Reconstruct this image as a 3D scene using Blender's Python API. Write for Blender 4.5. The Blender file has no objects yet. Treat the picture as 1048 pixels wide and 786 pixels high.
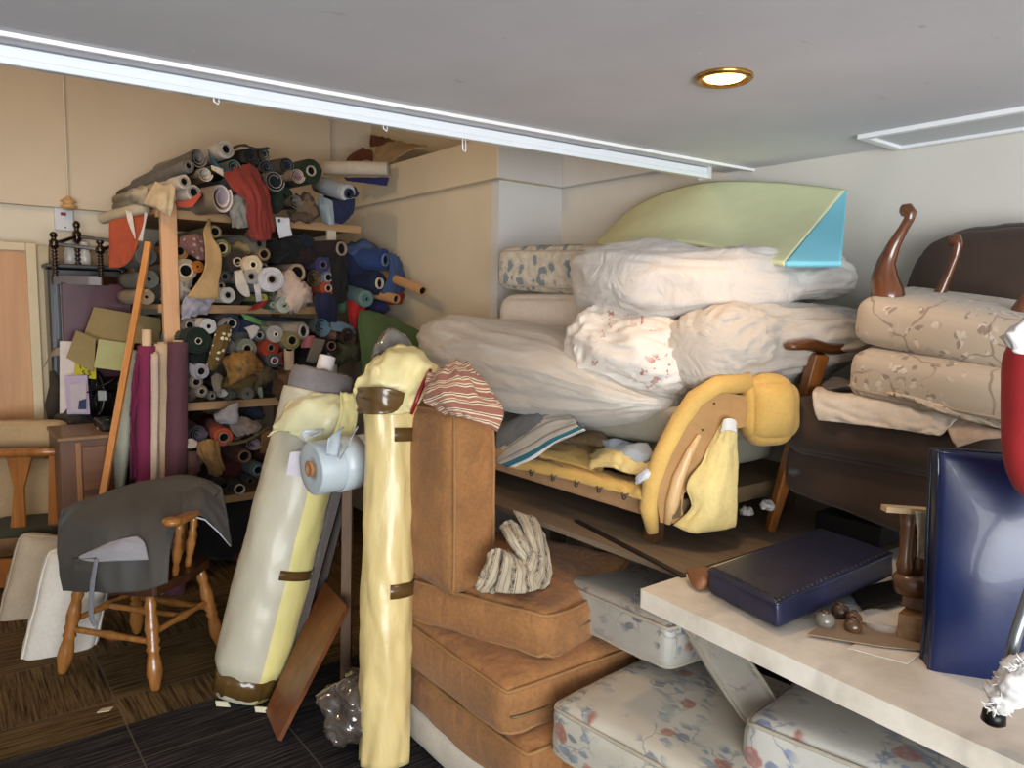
import bpy, math, random
from mathutils import Vector as V, Matrix, noise
from math import sin, cos, pi, radians, sqrt, atan2
random.seed(7)
sc = bpy.context.scene
col = sc.collection
# ------------------------------------------------------------------ camera
# world frame: X runs along the low ceiling edge, Y runs along the right hand wall, Z up
H = 1.65
F = 760.0
AL = radians(52)
ud = V((sin(AL), cos(AL), 0)); vd = V((-cos(AL), sin(AL), 0))
def toW(q): return V((q.dot(ud), q.dot(vd), q.z))
PIT, ROL = radians(6), radians(1)
_fw = V((0, cos(PIT), -sin(PIT))); _u = V((0, sin(PIT), cos(PIT))); _r = V((1, 0, 0))
_rt = _r*cos(ROL)+_u*sin(ROL); _up = _u*cos(ROL)-_r*sin(ROL)
FW, UP, RT = toW(_fw), toW(_up), toW(_rt)
CAM = V((0, 0, H))
cd = bpy.data.cameras.new('camera'); cam = bpy.data.objects.new('camera', cd); col.objects.link(cam)
cd.sensor_width = 36; cd.lens = F/1048*36; cd.clip_start = .05
R3 = Matrix((RT, UP, -FW)).transposed()
cam.matrix_world = Matrix.Translation(CAM) @ R3.to_4x4()
sc.camera = cam
def ray(x, y): return RT*((x-524)/F) - UP*((y-393)/F) + FW
def PX(x, y, X): d = ray(x, y); return CAM + d*(X/d.x)
def PY(x, y, Y): d = ray(x, y); return CAM + d*(Y/d.y)
def PZ(x, y, z): d = ray(x, y); return CAM + d*((z-H)/d.z)
_fh = V((FW.x, FW.y, 0)).normalized()
def P(x, y, D): d = ray(x, y); return CAM + d*(D/d.dot(_fh))
def depth(p): return (p-CAM).dot(FW)
def nz(*a): return noise.noise(V(a))

# ------------------------------------------------------------------ materials
MATS = {}
def hx(c):
    if isinstance(c, str):
        c = c.lstrip('#'); c = [int(c[i:i+2], 16)/255 for i in (0, 2, 4)]
        c = [(x/12.92 if x <= .04045 else ((x+.055)/1.055)**2.4) for x in c]
    return (c[0], c[1], c[2], 1)
class N:
    def __init__(s, name):
        s.m = bpy.data.materials.new(name); s.m.use_nodes = True; s.t = s.m.node_tree
        s.b = s.t.nodes['Principled BSDF']; s.x = 0
    def n(s, typ, **kw):
        q = s.t.nodes.new(typ); s.x -= 60; q.location = (s.x, 0)
        for k, v in kw.items():
            if k.startswith('i_'):
                q.inputs[k[2:].replace('_', ' ')].default_value = v
            else: setattr(q, k, v)
        return q
    def l(s, a, b): s.t.links.new(a, b)
    def set(s, **kw):
        for k, v in kw.items(): s.b.inputs[k.replace('_', ' ')].default_value = v
    def coord(s, kind='Object', scale=(1, 1, 1), rot=(0, 0, 0)):
        tc = s.n('ShaderNodeTexCoord'); mp = s.n('ShaderNodeMapping'); mp.inputs['Scale'].default_value = scale; mp.inputs['Rotation'].default_value = rot
        s.l(tc.outputs[kind], mp.inputs['Vector']); return mp.outputs['Vector']
    def noise(s, vec, scale, detail=3, rough=.55):
        q = s.n('ShaderNodeTexNoise'); q.inputs['Scale'].default_value = scale; q.inputs['Detail'].default_value = detail; q.inputs['Roughness'].default_value = rough
        s.l(vec, q.inputs['Vector']); return q.outputs['Fac']
    def vor(s, vec, scale, out='Distance', rnd=1.0):
        q = s.n('ShaderNodeTexVoronoi'); q.inputs['Scale'].default_value = scale; q.inputs['Randomness'].default_value = rnd
        s.l(vec, q.inputs['Vector']); return q.outputs[out]
    def ramp(s, fac, stops, interp='LINEAR'):
        q = s.n('ShaderNodeValToRGB'); q.color_ramp.interpolation = interp
        e = q.color_ramp.elements
        while len(e) < len(stops): e.new(.5)
        for k, (p, c) in enumerate(stops): e[k].position = p; e[k].color = hx(c) if not isinstance(c, (int, float)) else (c, c, c, 1)
        s.l(fac, q.inputs['Fac']); return q.outputs['Color']
    def mix(s, fac, a, b, mode='MIX'):
        q = s.n('ShaderNodeMix', data_type='RGBA', blend_type=mode)
        for v, k in ((fac, 0), (a, 6), (b, 7)):
            if hasattr(v, 'links'): s.l(v, q.inputs[k])
            elif k == 0: q.inputs[0].default_value = v
            else: q.inputs[k].default_value = hx(v)
        return q.outputs[2]
    def math(s, op, a, b=0.0):
        q = s.n('ShaderNodeMath', operation=op)
        for v, k in ((a, 0), (b, 1)):
            if hasattr(v, 'links'): s.l(v, q.inputs[k])
            else: q.inputs[k].default_value = v
        return q.outputs[0]
    def bump(s, h, st, dist=.01):
        q = s.n('ShaderNodeBump'); q.inputs['Strength'].default_value = st; q.inputs['Distance'].default_value = dist
        s.l(h, q.inputs['Height']); s.l(q.outputs['Normal'], s.b.inputs['Normal'])
    def color(s, c): s.l(c, s.b.inputs['Base Color'])

def dk(c, f):
    c = hx(c); return (c[0]*f, c[1]*f, c[2]*f)
def fab(c, var=.22, rough=.92, sc_=9, weave=260, bump=.25, sheen=.04, wrk=1.0, mot=.4):
    k = ('fab', str(c), var, rough, sc_, weave, bump, wrk, mot)
    if k in MATS: return MATS[k]
    n = N('fabric'); v = n.coord(); f = n.noise(v, sc_, 4)
    cc_ = n.ramp(f, [(.3, dk(c, 1-var)), (.7, dk(c, 1+var*.5))]); n.color(n.mix(mot, cc_, n.ramp(n.noise(v, 75, 4, .75), [(.36, .80), (.62, 1.06)]), 'MULTIPLY')); n.set(Roughness=rough, Sheen_Weight=sheen)
    g = n.noise(v, weave, 2); wk = n.math('ABSOLUTE', n.math('ADD', n.noise(n.coord(scale=(1, 1, .6)), sc_*1.6, 3), -.5)); n.bump(n.math('ADD', n.math('ADD', n.math('MULTIPLY', g, .25), f), n.math('MULTIPLY', wk, wrk)), bump, .006)
    MATS[k] = n.m; return n.m
def flat(c, rough=.6, metal=0, spec=.5, var=.08, sc_=14, bump=0, coat=0, emit=None):
    k = ('flat', str(c), rough, metal, spec, var, bump, coat, str(emit))
    if k in MATS: return MATS[k]
    n = N('surface'); v = n.coord(); f = n.noise(v, sc_, 4)
    n.color(n.ramp(f, [(.3, dk(c, 1-var)), (.7, dk(c, 1+var*.5))]))
    n.set(Roughness=rough, Metallic=metal, Specular_IOR_Level=spec, Coat_Weight=coat)
    if emit: n.set(Emission_Color=hx(emit[0]), Emission_Strength=emit[1])
    if bump: n.bump(n.noise(v, sc_*3, 4), bump, .005)
    MATS[k] = n.m; return n.m
def wood(c1, c2, axis=2, rough=.45, sc_=1.0, coat=.15):
    k = ('wood', str(c1), str(c2), axis, rough, sc_)
    if k in MATS: return MATS[k]
    n = N('wood'); s = [26*sc_]*3; s[axis] = 1.6*sc_; v = n.coord(scale=s)
    f = n.noise(v, 1.2, 5, .6); g = n.noise(v, 4, 3)
    n.color(n.ramp(n.math('ADD', n.math('MULTIPLY', f, .75), n.math('MULTIPLY', g, .25)), [(.3, c1), (.7, c2)]))
    n.set(Roughness=rough, Coat_Weight=coat); n.bump(f, .15, .003)
    MATS[k] = n.m; return n.m
def plastic_film(c, rough=.22, var=.1, bump=.5):
    k = ('film', str(c), rough)
    if k in MATS: return MATS[k]
    n = N('plastic_wrap'); v = n.coord(scale=(1, 1, .35)); f = n.noise(v, 9, 4)
    n.color(n.ramp(f, [(.3, dk(c, 1-var)), (.7, dk(c, 1+var*.4))])); n.set(Roughness=rough, Coat_Weight=.18, Coat_Roughness=.15, Specular_IOR_Level=.5)
    n.bump(n.noise(v, 16, 5), bump, .012); MATS[k] = n.m; return n.m
def clear_film(tint=(.75, .74, .72), alpha=.45):
    k = ('clear', str(tint), alpha)
    if k in MATS: return MATS[k]
    n = N('clear_plastic'); v = n.coord(); n.set(Base_Color=hx(tint), Roughness=.12, Alpha=alpha, Specular_IOR_Level=.8)
    n.bump(n.noise(v, 30, 4), .6, .01); MATS[k] = n.m; return n.m
def stripes(stops, scale, axis='u', kind='UV', fine=None):
    k = ('str', str(stops), scale, axis)
    if k in MATS: return MATS[k]
    n = N('striped_fabric'); tc = n.n('ShaderNodeTexCoord'); sp = n.n('ShaderNodeSeparateXYZ'); n.l(tc.outputs[kind], sp.inputs[0])
    a = sp.outputs['X' if axis == 'u' else 'Y']; fr = n.math('FRACT', n.math('MULTIPLY', a, scale))
    c = n.ramp(fr, stops, 'CONSTANT')
    if fine:
        w = n.noise(tc.outputs[kind], fine[1], 2, .7); m = n.ramp(w, [(.5, 0.0), (.56, 1.0)])
        msk = n.ramp(fr, [(0, 0.0), (fine[2], 1.0), (fine[3], 0.0)], 'CONSTANT')
        c = n.mix(n.math('MULTIPLY', m, msk), c, fine[0])
    n.color(c); n.set(Roughness=.9, Sheen_Weight=.1)
    n.bump(n.noise(n.coord(), 120, 3), .25, .004); MATS[k] = n.m; return n.m
def floral(base, dark, pink, scale=7.0, dens=.5, shine=.55, var=.12):
    k = ('flo', str(base), str(dark), str(pink), scale, dens)
    if k in MATS: return MATS[k]
    n = N('floral_fabric'); v = n.coord(); w = n.n('ShaderNodeTexNoise'); w.inputs['Scale'].default_value = 22; n.l(v, w.inputs['Vector'])
    vv = n.n('ShaderNodeVectorMath', operation='MULTIPLY_ADD'); n.l(w.outputs['Color'], vv.inputs[0]); vv.inputs[1].default_value = (.035, .035, .035); n.l(v, vv.inputs[2]); vv = vv.outputs[0]
    b0 = n.ramp(n.noise(v, 6, 4), [(.3, dk(base, 1-var)), (.7, dk(base, 1.05))])
    area = n.ramp(n.noise(v, scale*.7, 2), [(dens-.02, 0.0), (dens+.07, 1.0)])
    mp = n.n('ShaderNodeMapping'); mp.inputs['Scale'].default_value = (1, .45, .8); mp.inputs['Rotation'].default_value = (0, 0, .7); n.l(vv, mp.inputs['Vector'])
    leaf = n.ramp(n.vor(mp.outputs[0], scale*6.5), [(.36, 1.0), (.46, 0.0)])
    lc = n.ramp(n.noise(v, 16, 1), [(.42, dark), (.58, dk(dark, 1.7))])
    c = n.mix(n.math('MULTIPLY', n.math('MULTIPLY', area, leaf), .85), b0, lc)
    sv = n.n('ShaderNodeTexVoronoi', feature='DISTANCE_TO_EDGE'); sv.inputs['Scale'].default_value = scale*1.8; n.l(vv, sv.inputs['Vector'])
    c = n.mix(n.math('MULTIPLY', n.math('MULTIPLY', n.ramp(sv.outputs['Distance'], [(.012, 1.0), (.028, 0.0)]), n.ramp(n.noise(v, scale*.7, 2), [(dens-.02, 0.0), (dens+.06, 1.0)])), .55), c, dark)
    fl = n.ramp(n.vor(vv, scale*1.5), [(.22, 1.0), (.28, 0.0)])
    pet = n.ramp(n.vor(vv, scale*11), [(.15, pink), (.55, dk(pink, .55))])
    c = n.mix(n.math('MULTIPLY', n.math('MULTIPLY', n.ramp(n.noise(v, scale*.7, 2), [(dens, 0.0), (dens+.05, 1.0)]), fl), .85), c, pet)
    n.color(c); n.set(Roughness=shine, Sheen_Weight=.2); n.bump(n.noise(v, 150, 2), .15, .004)
    MATS[k] = n.m; return n.m
def blobs(base, blobc, scale, lo=.3, hi=.36, warp=.02, rough=.9):
    k = ('blb', str(base), str(blobc), scale, lo)
    if k in MATS: return MATS[k]
    n = N('patterned_fabric'); v = n.coord(); w = n.n('ShaderNodeTexNoise'); w.inputs['Scale'].default_value = 20; n.l(v, w.inputs['Vector'])
    vv = n.n('ShaderNodeVectorMath', operation='MULTIPLY_ADD'); n.l(w.outputs['Color'], vv.inputs[0]); vv.inputs[1].default_value = (warp,)*3; n.l(v, vv.inputs[2])
    d = n.ramp(n.vor(vv.outputs[0], scale), [(lo, 1.0), (hi, 0.0)])
    b0 = n.ramp(n.noise(v, 25, 3), [(.3, dk(base, .75)), (.7, dk(base, 1.1))])
    n.color(n.mix(d, b0, blobc)); n.set(Roughness=rough); n.bump(n.noise(v, 150, 2), .2, .004)
    MATS[k] = n.m; return n.m

# ------------------------------------------------------------------ mesh builder
ORG = {}
USED = {}
def prop(o, label=None, cat=None, group=None, kind=None):
    for k, v in (('label', label), ('category', cat), ('group', group), ('kind', kind)):
        if v: o[k] = v
    return o
def thing(name, label, cat, loc, group=None):
    o = bpy.data.objects.new(name, None); col.objects.link(o); o.empty_display_size = .05
    o.location = loc; ORG[o.name] = V(loc); return prop(o, label, cat, group)
class M:
    def __init__(s): s.v = []; s.f = []; s.mi = []; s.uv = []
    def add(s, vs, fs, mi=0, uv=None):
        b = len(s.v); s.v += [V(p) for p in vs]; s.f += [[b+i for i in f] for f in fs]; s.mi += [mi]*len(fs)
        s.uv += uv if uv else [(0, 0)]*len(vs)
        return s
    def box(s, o, ax, ay, az, mi=0):
        o, ax, ay, az = V(o), V(ax), V(ay), V(az)
        vs = [o, o+ax, o+ax+ay, o+ay, o+az, o+ax+az, o+ax+ay+az, o+ay+az]
        return s.add(vs, [(3, 2, 1, 0), (4, 5, 6, 7), (0, 1, 5, 4), (1, 2, 6, 5), (2, 3, 7, 6), (3, 0, 4, 7)], mi)
    def aabb(s, a, b, mi=0):
        a, b = V(a), V(b); d = b-a; return s.box(a, (d.x, 0, 0), (0, d.y, 0), (0, 0, d.z), mi)
    def bar(s, a, b, w, t, up=(0, 0, 1), mi=0):
        a, b = V(a), V(b); d = (b-a).normalized(); sx = d.cross(V(up))
        if sx.length < 1e-4: sx = d.cross(V((1, 0, 0)))
        sx.normalize(); sy = sx.cross(d).normalized()
        return s.box(a-sx*w/2-sy*t/2, sx*w, sy*t, b-a, mi)
    def prism(s, pts, vec, mi=0, mi_side=None):
        vec = V(vec); n = len(pts); pts = [V(p) for p in pts]
        s.add(pts+[p+vec for p in pts], [tuple(range(n))[::-1], tuple(range(n, 2*n))], mi)
        return s.add(pts+[p+vec for p in pts], [(i, (i+1) % n, n+(i+1) % n, n+i) for i in range(n)], mi if mi_side is None else mi_side)
    def tube(s, pts, rad, seg=10, mi=0, caps=True, closed=False):
        pts = [V(p) for p in pts]; n = len(pts); rad = rad if isinstance(rad, (list, tuple)) else [rad]*n
        vs = []; prev = None
        for i, p in enumerate(pts):
            if closed: d = pts[(i+1) % n]-pts[i-1]
            else: d = pts[min(i+1, n-1)]-pts[max(i-1, 0)]
            d.normalize()
            if prev is None:
                prev = d.cross(V((0, 0, 1)))
                if prev.length < .1: prev = d.cross(V((1, 0, 0)))
            a = (prev-d*prev.dot(d)).normalized(); b = d.cross(a); prev = a
            vs += [p+(a*cos(2*pi*k/seg)+b*sin(2*pi*k/seg))*rad[i] for k in range(seg)]
        fs = [(i*seg+k, i*seg+(k+1) % seg, ((i+1) % n)*seg+(k+1) % seg, ((i+1) % n)*seg+k) for i in range(n if closed else n-1) for k in range(seg)]
        if caps and not closed: fs += [tuple(range(seg))[::-1], tuple(range((n-1)*seg, n*seg))]
        return s.add(vs, fs, mi)
    def lathe(s, a, b, prof, seg=14, mi=0):
        a, b = V(a), V(b); return s.tube([a.lerp(b, t) for t, r in prof], [r for t, r in prof], seg, mi)
    def ball(s, c, r, seg=14, rings=9, mi=0):
        c = V(c); r = V(r) if not isinstance(r, (int, float)) else V((r, r, r)); vs = []; fs = []
        for i in range(rings+1):
            th = pi*i/rings
            for k in range(seg):
                ph = 2*pi*k/seg; vs.append(c+V((r.x*sin(th)*cos(ph), r.y*sin(th)*sin(ph), r.z*cos(th))))
        fs = [(i*seg+k, (i+1)*seg+k, (i+1)*seg+(k+1) % seg, i*seg+(k+1) % seg) for i in range(rings) for k in range(seg)]
        return s.add(vs, fs, mi)
    def patch(s, rows, nu=24, nv=24, wr=0, wf=8, seed=0, mi=0, ridge=True, stretch=(1, 1)):
        def cr(p, t):
            n = len(p)
            if n == 1: return p[0]
            t *= n-1; i = min(int(t), n-2); t -= i
            p0, p1, p2, p3 = p[max(i-1, 0)], p[i], p[i+1], p[min(i+2, n-1)]
            return .5*((2*p1)+(p2-p0)*t+(2*p0-5*p1+4*p2-p3)*t*t+(3*p1-p0-3*p2+p3)*t**3)
        g = []
        for i in range(nv+1):
            t = i/nv; line = None
            cols = [[cr([r[min(j, len(r)-1)] for r in rows], t) for j in range(max(len(r) for r in rows))]][0]
            g.append([cr(cols, j/nu) for j in range(nu+1)])
        vs = []; uv = []
        for i in range(nv+1):
            for j in range(nu+1):
                p = g[i][j].copy()
                if wr:
                    a = g[min(i+1, nv)][j]-g[max(i-1, 0)][j]; b = g[i][min(j+1, nu)]-g[i][max(j-1, 0)]
                    nn = a.cross(b)
                    if nn.length > 1e-9:
                        nn.normalize(); w = nz(j/nu*wf*stretch[0]+seed*3.1, i/nv*wf*stretch[1]+seed, seed*1.7)
                        w2 = nz(j/nu*wf*2.3*stretch[0]+seed, i/nv*wf*2.3*stretch[1], seed)
                        p += nn*wr*((1-2*abs(w)) if ridge else w*1.5)+nn*wr*.4*w2
                vs.append(p); uv.append((j/nu, i/nv))
        fs = [(i*(nu+1)+j, i*(nu+1)+j+1, (i+1)*(nu+1)+j+1, (i+1)*(nu+1)+j) for i in range(nv) for j in range(nu)]
        return s.add(vs, fs, mi, uv)
    def blob(s, pts, ru, rz, seg=40, ns=44, e=2.4, cap=5, wr=.02, fa=7, ft=3, seed=0, mi=0, side=None, squash=None):
        # closed soft body swept along a path with ru (sideways) and rz (upwards) half sizes
        n = len(pts); pts = [V(p) for p in pts]
        def ev(a, t):
            x = t*(n-1); i = min(int(x), n-2); k = x-i; p0, p1, p2, p3 = a[max(i-1, 0)], a[i], a[i+1], a[min(i+2, n-1)]
            return .5*((2*p1)+(p2-p0)*k+(2*p0-5*p1+4*p2-p3)*(k*k)+(3*p1-p0-3*p2+p3)*(k*k*k))
        vs = []
        for i in range(ns+1):
            t = .5-.5*cos(pi*i/ns); t = t*.5+ (i/ns)*.5
            c = ev(pts, t); d = (ev(pts, min(t+.02, 1))-ev(pts, max(t-.02, 0))).normalized()
            if side is not None: a = V(side)
            else: a = d.cross(V((0, 0, 1))).normalized()
            b = V((0, 0, 1)) if abs(d.z) < .8 else a.cross(d).normalized()
            q = max(0, 1-abs(2*t-1)**cap)**(1/2.2)
            for k in range(seg):
                an = 2*pi*k/seg; x = abs(cos(an))**(2/e)*(1 if cos(an) >= 0 else -1); y = abs(sin(an))**(2/e)*(1 if sin(an) >= 0 else -1)
                cq, sq = cos(an)*(.35+.65*q), sin(an)*(.35+.65*q)
                w0 = nz(cq*1.3+seed, sq*1.3, t*ft*.8+seed*2); w = 1-2*abs(nz(cq*fa*.3+seed*2.3+w0*1.2, sq*fa*.3+seed+w0, t*ft+seed)); w2 = 1-2*abs(nz(cq*fa*.62+seed+w0*2, sq*fa*.62, t*ft*1.7+seed*3+cq*1.5))
                m = wr*(w*.6+w2*.4*(.5+w0)+w0*1.1)
                p = c+a*(x*(ev(ru, t)+m)*q)+b*(y*(ev(rz, t)+m)*q)
                if squash: p = squash(p)
                vs.append(p)
        fs = [(i*seg+k, i*seg+(k+1) % seg, (i+1)*seg+(k+1) % seg, (i+1)*seg+k) for i in range(ns) for k in range(seg)]
        return s.add(vs, fs, mi)
    def cushion(s, c, ax, ay, az, r=.025, puff=.03, side=.01, n=18, wr=.004, wf=9, seed=0, mi=0, bend=None):
        # ax, ay, az: half extent vectors
        c, ax, ay, az = V(c), V(ax), V(ay), V(az); la, lb, lc = ax.length, ay.length, az.length; r = min(r, la, lb, lc)
        ea, eb, ec = ax/la, ay/lb, az/lc; T = [sin(pi/2*(2*i/n-1)) for i in range(n+1)]
        nn = max(4, n//2); TZ = [sin(pi/2*(2*i/nn-1)) for i in range(nn+1)]
        def mp(x, y, z):
            q = V((x*la, y*lb, z*lc)); k = V((max(-la+r, min(la-r, q.x)), max(-lb+r, min(lb-r, q.y)), max(-lc+r, min(lc-r, q.z))))
            d = q-k
            if d.length > 1e-9:
                m_ = max(abs(d.x), abs(d.y), abs(d.z)); d = d.normalized()*m_
            p = k+d
            fx, fy, fz = 1-x*x, 1-y*y, 1-z*z
            p.z += (z**3)*puff*max(fx, 0)**.6*max(fy, 0)**.6
            p.x += (x**3)*side*max(fy, 0)**.5*max(fz, 0)**.5; p.y += (y**3)*side*max(fx, 0)**.5*max(fz, 0)**.5
            w = wr*(1-2*abs(nz(p.x*wf+seed*5, p.y*wf, p.z*wf*1.5+seed))) + wr*.6*nz(p.x*wf*2.2, p.y*wf*2.2+seed, p.z*wf*2)
            p += V((x, y, z)).normalized()*w
            if bend: p = bend(p, x, y, z)
            return c+ea*p.x+eb*p.y+ec*p.z
        s._mp = mp
        vs = []; fs = []; idx = {}
        def vid(x, y, z):
            k = (round(x, 5), round(y, 5), round(z, 5))
            if k not in idx: idx[k] = len(vs); vs.append(mp(x, y, z))
            return idx[k]
        for z, fl in ((-1, 1), (1, 0)):
            for i in range(n):
                for j in range(n):
                    q = [vid(T[i], T[j], z), vid(T[i+1], T[j], z), vid(T[i+1], T[j+1], z), vid(T[i], T[j+1], z)]; fs.append(q[::-1] if fl else q)
        for y, fl in ((-1, 0), (1, 1)):
            for i in range(n):
                for j in range(nn):
                    q = [vid(T[i], y, TZ[j]), vid(T[i+1], y, TZ[j]), vid(T[i+1], y, TZ[j+1]), vid(T[i], y, TZ[j+1])]; fs.append(q[::-1] if fl else q)
        for x, fl in ((-1, 1), (1, 0)):
            for i in range(n):
                for j in range(nn):
                    q = [vid(x, T[i], TZ[j]), vid(x, T[i+1], TZ[j]), vid(x, T[i+1], TZ[j+1]), vid(x, T[i], TZ[j+1])]; fs.append(q[::-1] if fl else q)
        return s.add(vs, fs, mi)
    def rim(s, src, z, rad=.006, n=14, mi=0, out=1.0):
        # cord following the upper or lower edge of the last cushion of src
        mp = src._mp; T = [sin(pi/2*(2*i/n-1)) for i in range(n+1)]
        L = [(t, -1) for t in T[:-1]]+[(1, t) for t in T[:-1]]+[(-t, 1) for t in T[:-1]]+[(-1, -t) for t in T[:-1]]
        return s.tube([mp(x, y, z) for x, y in L], rad, 6, mi, closed=True)
    def obj(s, name, mats, parent=None, label=None, cat=None, group=None, kind=None, smooth=True, bev=0, solid=0, sub=0, angle=None, org=None):
        if not isinstance(mats, (list, tuple)): mats = [mats]
        if parent is not None: o0 = ORG[parent.name]
        elif org is not None: o0 = V(org)
        elif kind == 'structure': o0 = V((0, 0, 0))
        else:
            xs = [p.x for p in s.v]; ys = [p.y for p in s.v]; o0 = V(((min(xs)+max(xs))/2, (min(ys)+max(ys))/2, min(p.z for p in s.v)))
        me = bpy.data.meshes.new(name); me.from_pydata([p-o0 for p in s.v], [], s.f)
        for m in mats: me.materials.append(m)
        for p, i in zip(me.polygons, s.mi): p.material_index = i; p.use_smooth = smooth
        ul = me.uv_layers.new(name='UVMap')
        for lp in me.loops: ul.data[lp.index].uv = s.uv[lp.vertex_index]
        me.validate(); me.update()
        o = bpy.data.objects.new(name, me); col.objects.link(o)
        if parent is not None: o.parent = parent
        else: o.location = o0
        ORG[o.name] = o0
        if smooth and angle is not None: me.set_sharp_from_angle(angle=radians(angle))
        if solid: md = o.modifiers.new('solid', 'SOLIDIFY'); md.thickness = solid; md.offset = 0
        if bev: md = o.modifiers.new('bevel', 'BEVEL'); md.width = bev; md.segments = 2; md.limit_method = 'ANGLE'; md.angle_limit = radians(35)
        if sub: md = o.modifiers.new('sub', 'SUBSURF'); md.levels = sub; md.render_levels = sub
        return prop(o, label, cat, group, kind)
HOLE_SHADE = flat('#0b0908', .95, var=.02)  # near black lining, paints the shade inside the tube holes
# ------------------------------------------------------------------ the setting
def wallmat(c, name='plaster', var=.05):
    n = N(name); v = n.coord(); f = n.noise(v, 1.3, 6, .6); g = n.noise(v, 40, 4)
    n.color(n.ramp(f, [(.3, dk(c, 1-var*1.6)), (.72, dk(c, 1+var*.6))])); n.set(Roughness=.75); n.bump(g, .12, .004); return n.m
W_CREAM = wallmat('#d3cfc5'); W_WARM = wallmat('#d8c9ae'); W_GREYLIT = wallmat('#d3d2cf')  # the grey one has bluish light on the return faces mixed in
def ceilmat():
    n = N('ceiling_paint'); v = n.coord(); f = n.noise(v, 1.1, 5, .6)
    c = n.ramp(f, [(.3, '#c8c8ce'), (.7, '#d8d8de')])
    sp = n.ramp(n.noise(n.coord(scale=(1, 2.2, 1)), 5.5, 6, .7), [(.66, 0.0), (.72, 1.0)]); c = n.mix(n.math('MULTIPLY', sp, .35), c, '#8f8c8a')
    fl = n.ramp(n.noise(v, 26, 2, .4), [(.76, 0.0), (.78, 1.0)]); c = n.mix(n.math('MULTIPLY', fl, .5), c, '#dedede')
    n.color(c); n.set(Roughness=.7); n.bump(n.noise(v, 9, 5), .08, .01); return n.m
def carpet():
    n = N('carpet_tile'); tc = n.n('ShaderNodeTexCoord'); sp = n.n('ShaderNodeSeparateXYZ'); n.l(tc.outputs['Object'], sp.inputs[0])
    X, Y = sp.outputs['X'], sp.outputs['Y']; yy = n.math('ADD', Y, -3.07); xx = n.math('ADD', X, -.02)
    def strp(sx, sy):
        return n.noise(n.coord(scale=(sx, sy, 1)), 1, 4, .75)
    a = strp(95, 3.0); b = strp(3.0, 95)
    ck = n.n('ShaderNodeTexChecker'); ck.inputs['Scale'].default_value = 2.0; cb = n.n('ShaderNodeCombineXYZ'); n.l(xx, cb.inputs[0]); n.l(n.math('ADD', yy, -.23), cb.inputs[1]); n.l(cb.outputs[0], ck.inputs['Vector'])
    st = n.mix(ck.outputs['Fac'], a, b)
    brown = n.ramp(st, [(.36, '#1d150c'), (.47, '#4c3c25'), (.62, '#6d5a3c')]); char = n.ramp(b, [(.36, '#0e0d0e'), (.5, '#292728'), (.66, '#4a4647')])
    zone = n.math('GREATER_THAN', yy, 0.0); c = n.mix(zone, char, brown)
    fx = n.math('ABSOLUTE', n.math('ADD', n.math('FRACT', n.math('MULTIPLY', xx, 2)), -.5)); fy = n.math('ABSOLUTE', n.math('ADD', n.math('FRACT', n.math('MULTIPLY', n.math('ADD', yy, -.23), 2)), -.5))
    seam = n.math('GREATER_THAN', n.math('MAXIMUM', fx, fy), .494); c = n.mix(n.math('MULTIPLY', seam, .5), c, '#6a6258')
    lint = n.ramp(n.noise(tc.outputs['Object'], 38, 3, .5), [(.74, 0.0), (.77, 1.0)]); c = n.mix(n.math('MULTIPLY', lint, .35), c, '#8a8478')
    n.color(c); n.set(Roughness=.96, Specular_IOR_Level=.1); n.bump(st, .5, .006); return n.m
M().box((-3.5, -3.2, -.05), (8, 0, 0), (0, 9.2, 0), (0, 0, .05)).obj('floor', carpet(), kind='structure', smooth=False)
YE = lambda X: 2.34-.0646*(X-.173)
CE = ceilmat()
M().prism([(-3.5, -3.2, 2.32), (3.2, -3.2, 2.32), (3.2, YE(3.2)+.17, 2.32), (-3.5, YE(-3.5)+.17, 2.32)], (0, 0, .06)).obj('ceiling', CE, kind='structure', smooth=False)
M().box((-3.5, 2.1, 3.3), (7, 0, 0), (0, 3.9, 0), (0, 0, .05)).obj('ceiling_back', wallmat('#d8c9b0'), kind='structure', smooth=False)
M().prism([(-3.5, YE(-3.5)+.17, 2.38), (3.2, YE(3.2)+.17, 2.38), (3.2, YE(3.2)+.11, 2.38), (-3.5, YE(-3.5)+.11, 2.38)], (0, 0, .95)).obj('wall_front', W_WARM, kind='structure', smooth=False)
M().box((3.12, -3.2, 0), (.08, 0, 0), (0, 6.73, 0), (0, 0, 3.3)).obj('wall_right', W_CREAM, kind='structure', smooth=False)
M().aabb((2.637, 3.528, 0), (3.2, 3.6, 3.3)).obj('wall_return', W_GREYLIT, kind='structure', smooth=False)
M().aabb((2.637, 3.6, 0), (2.72, 5.83, 2.6)).aabb((2.97, 3.6, 2.6), (3.03, 5.83, 3.3)).obj('wall_partition', W_WARM, kind='structure', smooth=False)
M().aabb((2.585, 3.475, 2.375), (2.98, 5.77, 2.62)).obj('trim_1', W_WARM, kind='structure', smooth=False, bev=.006)
M().aabb((2.981, 3.47, 2.375), (3.119, 3.527, 2.62)).aabb((2.588, 3.468, 2.377), (2.98, 3.4745, 2.618)).aabb((3.07, 2.35, 2.375), (3.119, 3.469, 2.62)).obj('trim_2', W_GREYLIT, kind='structure', smooth=False)  # bulkhead sides faced in grey, bluish light put into the paint
M().aabb((-3.5, 5.77, 0), (3.1, 5.85, 3.3)).obj('wall_back', wallmat('#dcd2be'), kind='structure', smooth=False)
M().aabb((-3.5, 5.70, 2.235), (2.58, 5.769, 3.29)).obj('trim_3', wallmat('#d6c6ad'), kind='structure', smooth=False, bev=.004)
M().aabb((-3.56, -3.2, 0), (-3.5, 5.85, 3.3)).obj('wall_left', W_CREAM, kind='structure', smooth=False)
bead = flat('#f4f4f2', .35)
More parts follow.
